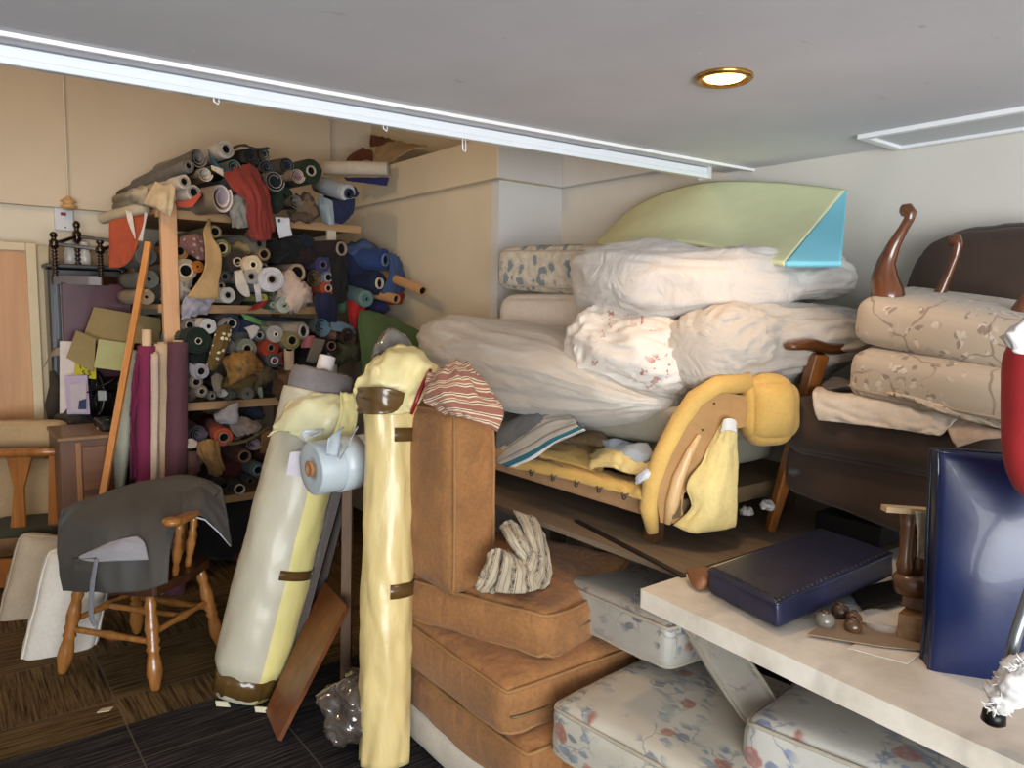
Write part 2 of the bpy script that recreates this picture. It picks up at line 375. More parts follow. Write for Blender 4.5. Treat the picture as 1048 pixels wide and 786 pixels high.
M().prism([(-3.4, YE(-3.4), 2.318), (3.12, YE(3.12), 2.318), (3.12, YE(3.12)+.012, 2.318), (-3.4, YE(-3.4)+.012, 2.318)], (0, 0, -.012)).obj('trim_4', bead, kind='structure', smooth=False)
# blind headrail under the ceiling edge
hr = thing('blind_headrail', 'long white metal blind headrail fixed under the edge of the low ceiling', 'blind rail', (0, 2.45, 2.30))
def ra(X): return V((X, YE(X)+.115, 2.272))
A, B = ra(-3.3), ra(2.93)
M().box(A, (B-A), (0, .05, 0), (0, 0, .044)).box(A+V((0, -.008, -.006)), (B-A), (0, .014, 0), (0, 0, .02)).obj('rail', flat('#e9eef2', .22, spec=.7, coat=.3, var=.02), hr, smooth=False, bev=.004)
M().box(B+V((-.002, -.012, -.008)), (.02, -.0012, 0), (0, .068, 0), (0, 0, .062)).obj('end_cap', flat('#d8dadb', .3), hr, smooth=False, bev=.004)
for x_ in (465, 240, 420):
    q = PZ(x_, 146 if x_ == 465 else (28.5+.18*x_+16), 2.262); X = q.x; r0 = ra(X)
    L = .045 if x_ == 465 else .015
    M().tube([r0+V((0, .01, .004)), r0+V((0, .006, -L)), r0+V((.012, .006, -L-.006)), r0+V((.016, .01, -L)), r0+V((.016, .012, .004))], .0025, 6).obj('hanging_clip', flat('#eeeeee', .3), hr)
# ceiling hatch frame
hf = thing('ceiling_hatch', 'white framed shallow ceiling hatch beside the right wall', 'hatch', (2.95, 1.1, 2.31))
fm = M(); wf = flat('#eceef0', .35, var=.03)
fm.aabb((2.80, .35, 2.30), (2.83, 1.49, 2.319)).aabb((2.83, 1.455, 2.30), (3.115, 1.49, 2.319)).aabb((3.085, .35, 2.30), (3.115, 1.455, 2.319)).aabb((2.83, .35, 2.30), (3.085, .385, 2.319)); fm.obj('frame', wf, hf, smooth=False, bev=.004)
M().aabb((2.83, .385, 2.312), (3.085, 1.455, 2.3195)).obj('panel', flat('#c9ced3', .5, var=.02), hf, smooth=False)
# downlight
c = PZ(741, 78, 2.32); dl = thing('downlight', 'lit recessed downlight with brass ring in the low ceiling', 'ceiling light', (c.x, c.y, 2.30))
m = M(); n_ = 40; ring = []
for r_, z_ in ((.082, 2.32), (.083, 2.312), (.076, 2.306), (.066, 2.308), (.060, 2.319)): ring.append([V((c.x+r_*cos(2*pi*k/n_), c.y+r_*sin(2*pi*k/n_), z_)) for k in range(n_)])
m.add(sum(ring, []), [(i*n_+k, i*n_+(k+1) % n_, (i+1)*n_+(k+1) % n_, (i+1)*n_+k) for i in range(4) for k in range(n_)]); m.obj('ring', flat('#b98a45', .25, metal=.9), dl)
M().ball((c.x, c.y, 2.317), (.058, .058, .013), 24, 8).obj('lamp', flat('#ffdca0', .4, emit=('#ffc878', 14)), dl)
DL = c.copy()
# pull cord and switch plate on the back wall
q = PY(70, 208, 5.62); pc = thing('light_pull', 'wooden acorn pull on a long white cord in front of the back wall', 'light pull', (q.x, q.y, q.z-.03))
M().tube([(q.x, q.y, q.z+.02), (q.x, q.y, 3.3)], .004, 6).obj('cord', flat('#e9e2d2', .7), pc)
M().lathe((q.x, q.y, q.z-.045), (q.x, q.y, q.z+.045), [(0, .015), (.12, .04), (.3, .05), (.42, .034), (.5, .028), (.58, .05), (.72, .038), (.85, .02), (1, .008)], 16).obj('knob', wood('#b98a55', '#d8ae76'), pc)
q = PY(65, 225, 5.765); sp_ = thing('fused_switch', 'white switch plate with a red rocker on the back wall beside the pull cord', 'switch', (q.x, q.y, q.z-.07))
M().aabb((q.x-.055, q.y-.03, q.z-.072), (q.x+.055, q.y+.004, q.z+.075)).obj('plate', flat('#d5d8dc', .35), sp_, smooth=False, bev=.006)
M().aabb((q.x-.02, q.y-.038, q.z+.025), (q.x+.012, q.y-.029, q.z+.045)).obj('rocker', flat('#8e1410', .3), sp_, smooth=False, bev=.003)
M().lathe((q.x+.005, q.y-.034, q.z-.05), (q.x+.005, q.y-.028, q.z-.05), [(0, .006), (1, .006)], 8).obj('screw', flat('#8a8a8a', .3, metal=.8), sp_)

# ------------------------------------------------------------------ tables on the right
PLY = wood('#6a5a48', '#8a7660', 1, .75, .5, 0)
pt = thing('plywood_table', 'wide dark plywood sheet table carrying the sofa frame and armchair', 'table', (2.4, 2.1, 0))
M().aabb((1.83, 1.45, .80), (3.11, 3.45, .82)).aabb((2.5, -.3, .80), (3.11, 1.45, .82)).obj('tabletop', PLY, pt, smooth=False)
for x_, y_ in ((1.95, 3.35), (3.0, 3.35), (3.0, 1.6), (3.0, -.2)): M().aabb((x_-.035, y_-.035, 0), (x_+.035, y_+.035, .80)).obj('leg', PLY, pt, smooth=False)
a_, b_ = PZ(590, 533, .824), PZ(700, 590, .824)
M().bar(a_, b_, .02, .008).obj('wooden_lath', flat('#1d1512', .6), smooth=False, label='thin dark brown lath lying on the plywood below the yellow foam', cat='lath')
def marblem():
    n = N('marble'); v = n.coord(); f = n.noise(v, 5, 6, .65); g = n.noise(n.coord(scale=(1, 3, 1)), 3, 5)
    c = n.ramp(f, [(.3, '#cbc0ae'), (.6, '#e6ddcd'), (.8, '#efe9dd')]); c = n.mix(n.ramp(g, [(.55, 0.0), (.75, .4)]), c, '#8d8378')
    n.color(c); n.set(Roughness=.45); n.bump(f, .1, .004); return n.m
mb = thing('marble_bench', 'pale mottled stone topped bench in the right foreground', 'bench', (2.05, .6, 0))
M().prism([(1.62, 1.44, .765), (1.54, .2, .765), (1.53, -.6, .765), (2.48, -.6, .765), (2.48, 1.44, .765)], (0, 0, .055)).obj('bench_top', marblem(), mb, smooth=False, bev=.007)
for y_ in (-.5, 1.3): M().aabb((2.38, y_-.03, 0), (2.45, y_+.03, .765)).obj('leg', wood('#3a2a1c', '#4d3824'), mb, smooth=False)

# ------------------------------------------------------------------ brown corduroy cushions and the stack
BR = fab('#99693b', .25, .88, 7, 330, .6, .1, 4.0, 1.0); BRP = fab('#976d40', .1, .8)
GREYB = fab('#c9c0b2', .1)
M().cushion((1.70, 1.98, .07), (.34, 0, 0), (0, .42, 0), (0, 0, .07), r=.03, puff=.005, n=14).obj('base_cushion', GREYB, label='pale grey cushion on the floor, lowest of the brown cushion stack', cat='cushion')
def box_cushion(name, label, c, yaw, hx_, hy_, hz_, mat, pm, cat='cushion', group=None, tilt=(0, 0), zip_=None, **kw):
    R = Matrix.Rotation(radians(yaw), 3, 'Z') @ Matrix.Rotation(radians(tilt[0]), 3, 'X') @ Matrix.Rotation(radians(tilt[1]), 3, 'Y')
    m = M().cushion(c, R@V((hx_, 0, 0)), R@V((0, hy_, 0)), R@V((0, 0, hz_)), **kw)
    o = m.obj(name, mat, label=label, cat=cat, group=group)
    for z_ in (.86, -.86): M().rim(m, z_, .0065).obj('piping', pm, o)
    if zip_: z = M(); mp = m._mp; z.tube([mp(*a) for a in zip_], .004, 6); z.obj('zip', flat('#6e5a3c', .5), o)
    return o
box_cushion('brown_cushion', 'brown corduroy cushion lying directly on the pale grey base cushion', (1.70, 2.00, .225), 0, .33, .36, .085, BR, BRP, r=.035, puff=.025, side=.02, wr=.010, wf=20, seed=1, tilt=(0, -2))
box_cushion('brown_cushion', 'brown corduroy cushion third from the top of the stack, corner towards the camera', (1.66, 2.05, .395), 0, .325, .34, .085, BR, BRP, r=.035, puff=.03, side=.015, wr=.005, wf=11, seed=2, tilt=(1, 1), zip_=[(-.96+.12*i, -1.02, -.1) for i in range(17)])
box_cushion('brown_cushion', 'brown corduroy cushion with wrinkled band lying under the upright brown cushion', (1.73, 2.14, .565), 18, .31, .31, .085, BR, BRP, r=.04, puff=.02, side=.03, wr=.011, wf=14, seed=3, tilt=(-1, -2), zip_=[(-.5+.1*i, -1.0, .15) for i in range(12)],
            bend=lambda p, x, y, z: p+V((0, 0, .02*x*x-.012*(1-y)*(1-x*x))))
box_cushion('brown_cushion', 'large brown corduroy cushion standing upright on top of the stack', (1.465, 2.40, .955), 0, .315, .32, .097, BR, BRP, r=.035, puff=.03, side=.012, wr=.005, wf=8, seed=4, tilt=(-2, 91))
q = PZ(565, 770, .26)
box_cushion('brown_cushion', 'brown corduroy cushion on the floor half hidden under the floral cushions', (q.x+.36, q.y-.03, .17), 4, .33, .30, .085, BR, BRP, r=.04, puff=.02, side=.01, seed=5)
FL1 = floral('#b9b3a3', '#5f6a72', '#b5705c', 6, .46, .45); FLP = fab('#a9a190', .1)
box_cushion('floral_cushion', 'silvery floral cushion lying on the brown stack under the edge of the plywood', (2.10, 1.70, .565), -2, .33, .27, .075, floral('#a39f95', '#4f5560', '#b5705c', 6, .46, .4), FLP, r=.03, puff=.02, wr=.004, wf=14, tilt=(-2, 3), seed=6)
box_cushion('floral_cushion', 'cream floral cushion in the middle foreground with pink roses', (1.80, 1.32, .36), 6, .34, .33, .085, FL1, FLP, r=.04, puff=.03, wr=.005, wf=10, seed=7, tilt=(0, 1))
box_cushion('floral_cushion', 'floral cushion with pink banded end lying below the stone bench', (2.05, .79, .46), 10, .36, .36, .085, floral('#b9b6ac', '#59647a', '#b9786c', 5.5, .47, .45), FLP, r=.04, puff=.03, wr=.004, wf=9, seed=8, tilt=(0, 6))
M().cushion((2.0, 1.05, .15), (.3, 0, 0), (0, .5, 0), (0, 0, .15), r=.04, puff=0, n=8).obj('storage_box', flat('#3b352d', .8), label='low dark box on the floor carrying the floral cushions', cat='box')
a_, b_ = P(708, 622, 2.33), P(778, 728, 1.98); d_ = (b_-a_); sx = d_.cross(UP).normalized()
m = M().cushion((a_+b_)/2, d_*.56, (RT*.95+V((0, 0, .1)))*.062, FW*.03, r=.022, puff=.006, n=14, wr=.002)
o = m.obj('arm_pad', floral('#a59f93', '#5c5a58', '#a06a5c', 8, .5, .45), label='narrow floral covered pad slanting down from under the stone bench', cat='cushion'); 
for z_ in (.8, -.8): M().rim(m, z_, .005).obj('piping', FLP, o)

# ------------------------------------------------------------------ gutted sofa
YF = fab('#d6ae5e', .12, .8, 7, 90, .35, .1); YF2 = fab('#e4cd88', .1, .85, 8, 60, .4, .1); HESS = fab('#a9825a', .15, .95, 9, 200, .35); BOARD = flat('#ad8452', .8, var=.15)
so = thing('sofa_frame', 'gutted sofa frame with scrolled arm in yellow foam standing on the plywood', 'sofa', (2.4, 2.4, .82))
ra_, rb_ = V((1.92, 3.3, .93)), V((1.96, 1.70, .915))
_m = M().box(rb_, ra_-rb_, (.05, 0, 0), (0, 0, .098)); frl = _m.obj('front_rail', HESS, so, smooth=False, bev=.012)
M().aabb((1.98, 1.62, .93), (2.9, 3.3, .99)).obj('seat_deck', flat('#6d5a3e', .9), so, smooth=False)
for x_, y_ in ((2.0, 3.2), (2.85, 3.2), (2.0, 1.72), (2.85, 1.72)): M().aabb((x_-.025, y_-.025, .822), (x_+.025, y_+.025, .93)).obj('leg', wood('#3f2a18', '#563a22'), so, smooth=False)
m = M(); m.patch([[PX(x, y, X) for x, y in r] for r, X in (([(503, 462), (560, 470), (610, 484), (668, 498)], 2.22), ([(508, 458), (560, 470), (620, 484), (668, 496)], 2.05), ([(520, 468), (575, 480), (630, 494), (664, 505)], 1.95), ([(520, 478), (575, 489), (630, 503), (662, 513)], 1.935))], 30, 14, .008, 9, 3); m.obj('seat_foam', YF, so, solid=.012)
for px_, py_ in ((545, 485), (567, 490), (591, 496), (614, 502), (640, 509)):
    q = PX(px_, py_, 1.925); g = M(); g.tube([q+V((.02, .012, .02)), q+V((-.004, .012, .012)), q+V((-.008, 0, -.006)), q+V((-.004, -.012, .012)), q+V((.02, -.012, .02))], .0035, 6); g.ball(q+V((-.007, 0, 0)), .008, 8, 6); g.obj('spring_clip', flat('#5b5348', .35, metal=.8), frl)
# arm front, cut out in board and edged with foam
AD = 2.52
def ap(x, y, d=0): return P(x, y, AD+d)
brd = [(676, 535), (672, 512), (678, 485), (692, 455), (708, 428), (722, 410), (742, 402), (762, 405), (770, 420), (766, 436), (748, 440), (738, 452), (728, 478), (712, 498), (700, 505), (698, 520), (702, 536)]
bk = FW*.16
m = M(); m.prism([ap(*q) for q in brd], bk); arb = m.obj('arm_board', BOARD, so, smooth=False)
for x_, y_ in ((731, 413), (719, 440), (697, 492)): q = ap(x_, y_, -.001); M().ball(q, .004, 8, 5).obj('staple_hole', flat('#2e2318', .7), arb)
m = M(); m.tube([ap(x, y, .03) for x, y in ((668, 545), (664, 520), (668, 493), (680, 462), (696, 432), (712, 409), (734, 395), (768, 391))], [.02, .034, .036, .036, .036, .038, .036, .034], 12); m.obj('foam_edge', YF, so)
m = M(); m.tube([ap(683, 536, -.008), ap(688, 515, -.008), ap(694, 490, -.008), ap(706, 462, -.008), ap(716, 445, -.008)], [.012, .024, .022, .014, .008], 10); m.obj('rail_end', wood('#c9a06c', '#ddba88'), so)
m = M(); m.cushion(ap(785, 419, .05), RT*.094, UP*.112, FW*.085, r=.07, puff=.02, side=.012, n=18, wr=.004, wf=8, bend=lambda p, x, y, z: p+V((.012*(1-y*y)*(x < 0), 0, 0))+V((-.035*max(0, -y)*(x < 0)*0, 0, 0))); m.obj('foam_scroll', YF, so)
m = M(); m.patch([[ap(*q) for q in r] for r in ([(742, 432, .0), (747, 429, -.02), (753, 433, 0)], [(728, 455, 0), (742, 452, -.03), (753, 455, 0)], [(716, 478, -.01), (737, 478, -.04), (753, 478, 0)], [(703, 498, -.02), (730, 500, -.06), (752, 505, -.01)], [(708, 520, -.02), (728, 522, -.06), (752, 525, -.01)], [(690, 538, 0), (712, 545, -.05), (751, 538, -.01)])], 20, 26, .006, 6, 2); m.obj('foam_flap', YF2, so, solid=.014)
m = M(); m.patch([[ap(741, 430, -.03), ap(746, 428, -.04), ap(752, 430, -.03)], [ap(738, 443, -.032), ap(745, 440, -.045), ap(753, 443, -.03)]], 8, 8, .003); m.obj('wadding', fab('#dddedb', .05), so, solid=.006)
# things lying on the sofa seat
BG = fab('#b3ab98', .08, .9, 4)
def px_cush(name, label, pl, pr, hz, hd, mat, cat='cushion', pm=None, deep=V((1, 0, 0)), up=V((0, 0, 1)), **kw):
    pl, pr = V(pl), V(pr); ax = (pr-pl)/2; m = M().cushion((pl+pr)/2+deep*hd, ax, deep*hd, up*hz, **kw); o = m.obj(name, mat, label=label, cat=cat)
    if pm:
        for z_ in (.86, -.86): M().rim(m, z_, .005).obj('piping', pm, o)
    return o
px_cush('seat_cushion', 'dull beige foam mattress cushion lying on the sofa frame, lower one', PX(585, 462, 2.24), PX(694, 470, 2.12), .06, .3, fab('#9d9786', .08), r=.02, puff=.01)
px_cush('seat_cushion', 'dull beige foam mattress cushion directly under the white duvets', PX(575, 428, 2.2), PX(702, 438, 2.08), .066, .32, BG, r=.02, puff=.01)
m = M(); m.patch([[PX(x, y, X) for x, y in r] for r, X in (([(530, 418), (550, 412), (572, 416), (580, 428)], 2.2), ([(512, 440), (540, 424), (560, 424), (585, 434)], 2.0), ([(508, 472), (535, 452), (565, 440), (598, 436)], 1.96))], 24, 16, .012, 5, 2)
m.obj('grey_cloth', fab('#6f7173', .2), solid=.006, label='crumpled charcoal grey cloth beside the teal edged cloth on the sofa', cat='cloth')
tealm = stripes([(0, '#b6b2a8'), (.10, '#8f8b84'), (.14, '#c4bfb4'), (.30, '#9a968e'), (.34, '#c4bfb4'), (.55, '#8f8b84'), (.6, '#bdb9af'), (.72, '#1b6b7c'), (.88, '#e6e4df')], 1.0, 'v')
m = M(); m.patch([[PX(x, y, X) for x, y in r] for r, X in (([(509, 452), (530, 438), (555, 424), (575, 422)], 2.0), ([(508, 470), (535, 450), (562, 434), (588, 430)], 1.95), ([(512, 475), (540, 462), (565, 448), (592, 436)], 1.92), ([(528, 478), (548, 468), (572, 452), (600, 440)], 1.915))], 30, 24, .007, 5, 6, stretch=(.5, 2)); m.obj('striped_cloth', tealm, solid=.006, label='grey striped cloth with a teal and white border over the sofa rail', cat='cloth')
m = M(); m.patch([[PX(x, y, X) for x, y in r] for r, X in (([(560, 450), (600, 452), (622, 462)], 2.2), ([(556, 460), (590, 466), (618, 478)], 2.05), ([(552, 468), (588, 478), (616, 488)], 1.99))], 16, 12, .01, 4, 2); m.obj('foam_offcut', YF, solid=.02, label='flat yellow foam offcut lying on the sofa seat beside the teal edged cloth', cat='foam')
m = M(); m.patch([[PX(x, y, X) for x, y in r] for r, X in (([(606, 464), (628, 456), (650, 464), (668, 472)], 2.15), ([(605, 472), (630, 466), (648, 474), (664, 480)], 2.0), ([(606, 480), (628, 478), (640, 484), (660, 488)], 1.965))], 16, 12, .014, 5, 4); m.obj('foam_offcut', YF2, solid=.015, label='crumpled pale yellow foam offcut on the sofa seat near the arm', cat='foam')
m = M(); m.blob([PX(577, 450, 2.1), PX(600, 449, 2.1), PX(622, 455, 2.08)], [.05, .06, .03], [.014, .02, .012], 18, 22, 2, 4, .012, 8, 3, 3); m.obj('horsehair', fab('#6b5535', .35, 1, 40), label='brown strip of horsehair stuffing on the sofa seat', cat='stuffing')
m = M(); m.blob([PX(622, 454, 2.12), PX(640, 462, 2.08), PX(664, 470, 2.02)], [.04, .05, .04], [.02, .025, .02], 18, 20, 2, 4, .02, 7, 4, 5); m.obj('wadding', fab('#a9b4bd', .15), label='tuft of blue white wadding on the sofa seat near the arm', cat='stuffing')
m = M(); m.blob([PX(652, 492, 1.94), PX(662, 486, 1.95), PX(674, 480, 1.98)], [.02, .028, .02], [.014, .02, .02], 16, 16, 2, 4, .012, 7, 4, 6); m.obj('wadding', fab('#cfd4da', .1), label='small white and blue wadding end over the sofa rail beside the arm', cat='stuffing')

# ------------------------------------------------------------------ bedding heap
WH = fab('#d9d3c9', .07, .85, 4, 200, .2, .2); WH2 = fab('#e0dcd6', .06, .8, 4, 200, .2, .2)
def redm():
    n = N('duvet_cotton'); v = n.coord(); f = n.noise(v, 3, 3); a = n.ramp(n.noise(v, 5, 2), [(.50, 0.0), (.6, 1.0)]); s = n.ramp(n.noise(v, 34, 2), [(.58, 0.0), (.63, 1.0)])
    n.color(n.mix(n.math('MULTIPLY', n.math('MULTIPLY', a, s), .8), n.ramp(f, [(.3, '#d6cfc5'), (.7, '#e0d9cf')]), '#a2443a')); n.set(Roughness=.85, Sheen_Weight=.2); w = n.n('ShaderNodeTexNoise'); w.inputs['Distortion'].default_value = .8; n.l(n.coord(scale=(9, 4, 9)), w.inputs['Vector']); w.inputs['Scale'].default_value = 1; n.bump(n.math('ABSOLUTE', n.math('ADD', w.outputs['Fac'], -.5)), .5, .05); return n.m
RED = redm()
def duvm(c, sx, sy, sz, st=.5):
    n = N('duvet_cotton'); v = n.coord(scale=(sx, sy, sz)); f = n.noise(n.coord(), 3, 3); n.color(n.ramp(f, [(.3, dk(c, .93)), (.7, dk(c, 1.03))])); n.set(Roughness=.85, Sheen_Weight=.2)
    w = n.n('ShaderNodeTexNoise'); w.inputs['Scale'].default_value = 1; w.inputs['Detail'].default_value = 4; w.inputs['Distortion'].default_value = .8; n.l(v, w.inputs['Vector'])
    n.bump(n.math('ABSOLUTE', n.math('ADD', w.outputs['Fac'], -.5)), st, .05); return n.m
M().blob([PX(474, 356, 2.42), PX(496, 362, 2.36), PX(545, 376, 2.3), PX(620, 392, 2.25), PX(704, 412, 2.2)], [.27, .32, .36, .34, .3], [.17, .20, .19, .15, .05], 90, 120, 2.3, 8, .034, 16, 3, 1).obj('duvet', duvm('#c6bfb4', 9, 3, 9), label='white duvet at the bottom left of the bedding heap over the sofa', cat='duvet')
M().blob([PX(586, 364, 2.16), PX(620, 362, 2.22), PX(670, 366, 2.26), PX(730, 372, 2.3)], [.17, .24, .26, .22], [.145, .17, .15, .12], 90, 110, 2.3, 7, .034, 16, 4, 5).obj('duvet', RED, label='white duvet with red marks folded on the middle left of the heap', cat='duvet')
M().blob([PX(706, 364, 2.10), PX(738, 356, 2.3), PX(800, 348, 2.6), PX(885, 342, 2.9)], [.15, .19, .2, .15], [.13, .155, .14, .11], 90, 110, 2.3, 6, .030, 15, 3, 9).obj('duvet', duvm('#c3bbb0', 4, 8, 9), label='white duvet on the middle right, its rolled end above the yellow foam arm', cat='duvet')
M().blob([PX(622, 289, 2.45), PX(675, 291, 2.42), PX(738, 294, 2.5), PX(800, 288, 2.7), PX(868, 284, 2.92)], [.28, .33, .30, .22, .15], [.145, .155, .135, .09, .06], 90, 120, 2.8, 9, .026, 12, 6, 12).obj('duvet', duvm('#c9c4be', 6, 6, 6, .6), label='puffy white duvet on top of the heap below the green foam sheet', cat='duvet')
px_cush('white_cushion', 'plain off white cushion below the blue patterned cushion at the left of the heap', PX(508, 320, 2.42), PX(612, 323, 2.42), .095, .25, fab('#d8cec4', .05), r=.07, puff=.015, side=.02, seed=3)
px_cush('patterned_cushion', 'cream cushion with blue grey leaf pattern at the top left of the heap', PX(509, 274, 2.42), PX(640, 277, 2.42), .105, .27, blobs('#cdc6b8', '#7f8a93', 12, .30, .40, .09), pm=fab('#b5ae9e', .1), r=.04, puff=.025, side=.015, seed=5)
# curved foam sheet
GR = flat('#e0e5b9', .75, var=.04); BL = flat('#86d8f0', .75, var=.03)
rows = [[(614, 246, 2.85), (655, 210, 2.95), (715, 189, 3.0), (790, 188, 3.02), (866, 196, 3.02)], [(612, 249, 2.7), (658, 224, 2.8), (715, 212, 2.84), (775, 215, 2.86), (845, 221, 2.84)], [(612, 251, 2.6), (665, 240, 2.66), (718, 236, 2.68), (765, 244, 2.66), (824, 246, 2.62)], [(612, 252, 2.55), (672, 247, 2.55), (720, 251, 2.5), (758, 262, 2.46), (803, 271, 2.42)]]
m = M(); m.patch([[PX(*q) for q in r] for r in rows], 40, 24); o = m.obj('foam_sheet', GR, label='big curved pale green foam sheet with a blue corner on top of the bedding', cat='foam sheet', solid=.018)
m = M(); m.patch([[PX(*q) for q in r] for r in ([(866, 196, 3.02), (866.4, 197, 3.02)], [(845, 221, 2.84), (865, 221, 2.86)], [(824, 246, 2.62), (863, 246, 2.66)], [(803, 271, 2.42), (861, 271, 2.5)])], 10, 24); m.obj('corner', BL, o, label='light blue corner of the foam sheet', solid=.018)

# ------------------------------------------------------------------ armchair with upturned footstool
VEL = fab('#3d2c21', .2, .85, 6, 120, .25, .12); CW = wood('#6b3a14', '#a5682c', 2, .35, 1.0, .4); CWX = wood('#3c1f0e', '#6d3c18', 0, .3, 1, .5)
ac = thing('armchair', 'brown velvet armchair with wooden arms standing on the plywood by the right wall', 'armchair', (2.66, 1.14, .82))
m = M().cushion((2.67, 1.13, 1.245), (.30, 0, 0), (0, .365, 0), (0, 0, .105), r=.085, puff=.01, side=.015, wr=.003); m.obj('seat', VEL, ac)
m = M().cushion((2.47, 1.13, 1.055), (.05, 0, 0), (0, .345, 0), (0, 0, .105), r=.03, puff=0, side=.01, wr=.003, bend=lambda p, x, y, z: p+V((0, 0, .05*y if z < 0 else 0))); m.obj('apron', VEL, ac)
M().aabb((2.5, .80, .98), (2.95, 1.46, 1.14)).obj('frame', flat('#33231a', .8), ac, smooth=False)
bu = V((.24, 0, .97)).normalized(); bn = V((-.97, 0, .24)).normalized()
m = M().cushion(V((2.90, .99, 1.605)), (0, .32, 0), bu*.355, bn*.075, r=.07, puff=.03, side=.01, n=26,
    bend=lambda p, x, y, z: p+V((-p.x*.2*max(0, y)**5, -abs(x)**4*.05*max(0, y), -.035*math.exp(-((x-.3)**2+(y-.12)**2)*90)*(z > 0)-.035*math.exp(-((x+.45)**2+(y-.12)**2)*90)*(z > 0)))); brs = m.obj('backrest', VEL, ac)
b0 = V((2.90, .99, 1.605))
for x_ in (.3, -.45): M().ball(b0+V((0, .335*x_, 0))+bu*.043+bn*.08, .014, 12, 8).obj('button', VEL, brs)
t0, t1 = PX(806, 355, 2.32), PX(852, 357, 2.60); t2 = t1+V((.28, -.01, .03))
m = M(); m.blob([t0, t0.lerp(t1, .4)+V((0, 0, .012)), t1, t2], [.03, .036, .034, .03], [.016, .022, .022, .02], 18, 20, 3, 6, 0); m.obj('arm', CWX, ac)
l0, l1 = PX(838, 362, 2.50), V((2.46, 1.55, .822))
m = M(); m.tube([l0, l0.lerp(l1, .3), l0.lerp(l1, .7), l1], [.04, .034, .03, .024], 4); m.obj('leg', CW, ac, smooth=False, bev=.006)
for y_, x_ in ((1.5, 2.95), (.74, 2.95)): M().tube([(x_, y_, .82), (x_, y_, 1.15)], [.02, .03], 8).obj('leg', CW, ac)
m = M(); sh = V((0, -.80, 0)); m.blob([t0+sh, t0.lerp(t1, .4)+V((0, 0, .012))+sh, t1+sh, t2+sh], [.03, .036, .034, .03], [.016, .022, .022, .02], 18, 20, 3, 6, 0); m.obj('arm', CWX, ac)
M().tube([l0+sh, l1+sh], [.04, .024], 4).obj('leg', CW, ac, smooth=False, bev=.006)
# footstool upside down on the seat
def stoolm():
    n = N('branch_print'); v = n.coord(); vv = n.n('ShaderNodeVectorMath', operation='MULTIPLY_ADD'); w = n.n('ShaderNodeTexNoise'); w.inputs['Scale'].default_value = 7; n.l(v, w.inputs['Vector']); n.l(w.outputs['Color'], vv.inputs[0]); vv.inputs[1].default_value = (.12,)*3; n.l(v, vv.inputs[2])
    br = n.vor(vv.outputs[0], 7, 'Distance'); q = n.n('ShaderNodeTexVoronoi', feature='DISTANCE_TO_EDGE'); q.inputs['Scale'].default_value = 5; n.l(vv.outputs[0], q.inputs['Vector'])
    line = n.ramp(q.outputs['Distance'], [(.008, 1.0), (.018, 0.0)]); ar = n.ramp(n.noise(v, 5, 1), [(.38, 0.0), (.46, 1.0)])
    lv = n.ramp(n.vor(vv.outputs[0], 27), [(.34, 1.0), (.40, 0.0)]); ar2 = n.ramp(n.noise(v, 7, 1), [(.48, 0.0), (.53, 1.0)])
    c = n.mix(n.math('MULTIPLY', line, n.math('MULTIPLY', ar, .6)), '#b9ab98', '#6f5b4d'); c = n.mix(n.math('MULTIPLY', n.math('MULTIPLY', lv, ar2), .7), c, n.ramp(n.noise(v, 30, 1), [(.48, '#7d6d60'), (.52, '#d8cfc2')]))
    n.color(c); n.set(Roughness=.8, Sheen_Weight=.2); n.bump(n.noise(v, 180, 2), .2, .004); return n.m
ST = stoolm(); STP = fab('#a49582', .1)
fs = thing('footstool', 'cream branch patterned footstool upside down on the armchair seat', 'footstool', (2.6, 1.1, 1.36))
def slab(name, l, r, hz, hd, wr=.003, **kw):
    l, r = V(l), V(r); ax = (r-l)/2; dp = V((1, .1, .12)).normalized(); up = ax.cross(dp).normalized(); up = up if up.z > 0 else -up
    m = M().cushion((l+r)/2+dp*hd, ax, dp*hd, up*hz, r=.045, puff=.01, side=.012, wr=wr, n=22, **kw); o = m.obj(name, ST, fs); return m, o
m, o = slab('upper_band', PX(874, 327, 2.42), PX(1082, 366, 2.33), .076, .22)
m, o = slab('lower_band', PX(868, 383, 2.38), PX(1088, 424, 2.29), .078, .235); p = M(); p.rim(m, -.55, .006); p.obj('piping', STP, o)
LW = wood('#2d150a', '#7a4420', 2, .25, .8, .6)
def sl(pts, name='leg'):
    P_ = [PX(x, y, X) for x, y, r, X in pts]; M().tube(P_, [r*depth(p)/760 for p, (x, y, r, X) in zip(P_, pts)], 14).obj(name, LW, fs)
sl([(912, 318, 15, 2.5), (908, 300, 16, 2.5), (905, 284, 13, 2.5), (907, 268, 9, 2.5), (915, 250, 6.5, 2.5), (924, 235, 5, 2.5), (930, 225, 5, 2.5), (932, 219, 6.5, 2.5), (928, 215, 7.5, 2.5), (923, 214, 5, 2.5)])
sl([(952, 322, 12, 2.7), (958, 308, 8, 2.7), (965, 294, 5, 2.7), (972, 277, 4, 2.7), (978, 262, 4, 2.7), (981, 250, 5, 2.7), (978, 246, 7, 2.7), (972, 245, 5, 2.7)])
sl([(1046, 345, 12, 2.5), (1044, 330, 14, 2.5), (1046, 318, 10, 2.5), (1056, 300, 7, 2.5), (1070, 280, 5, 2.5), (1072, 272, 7, 2.5)])
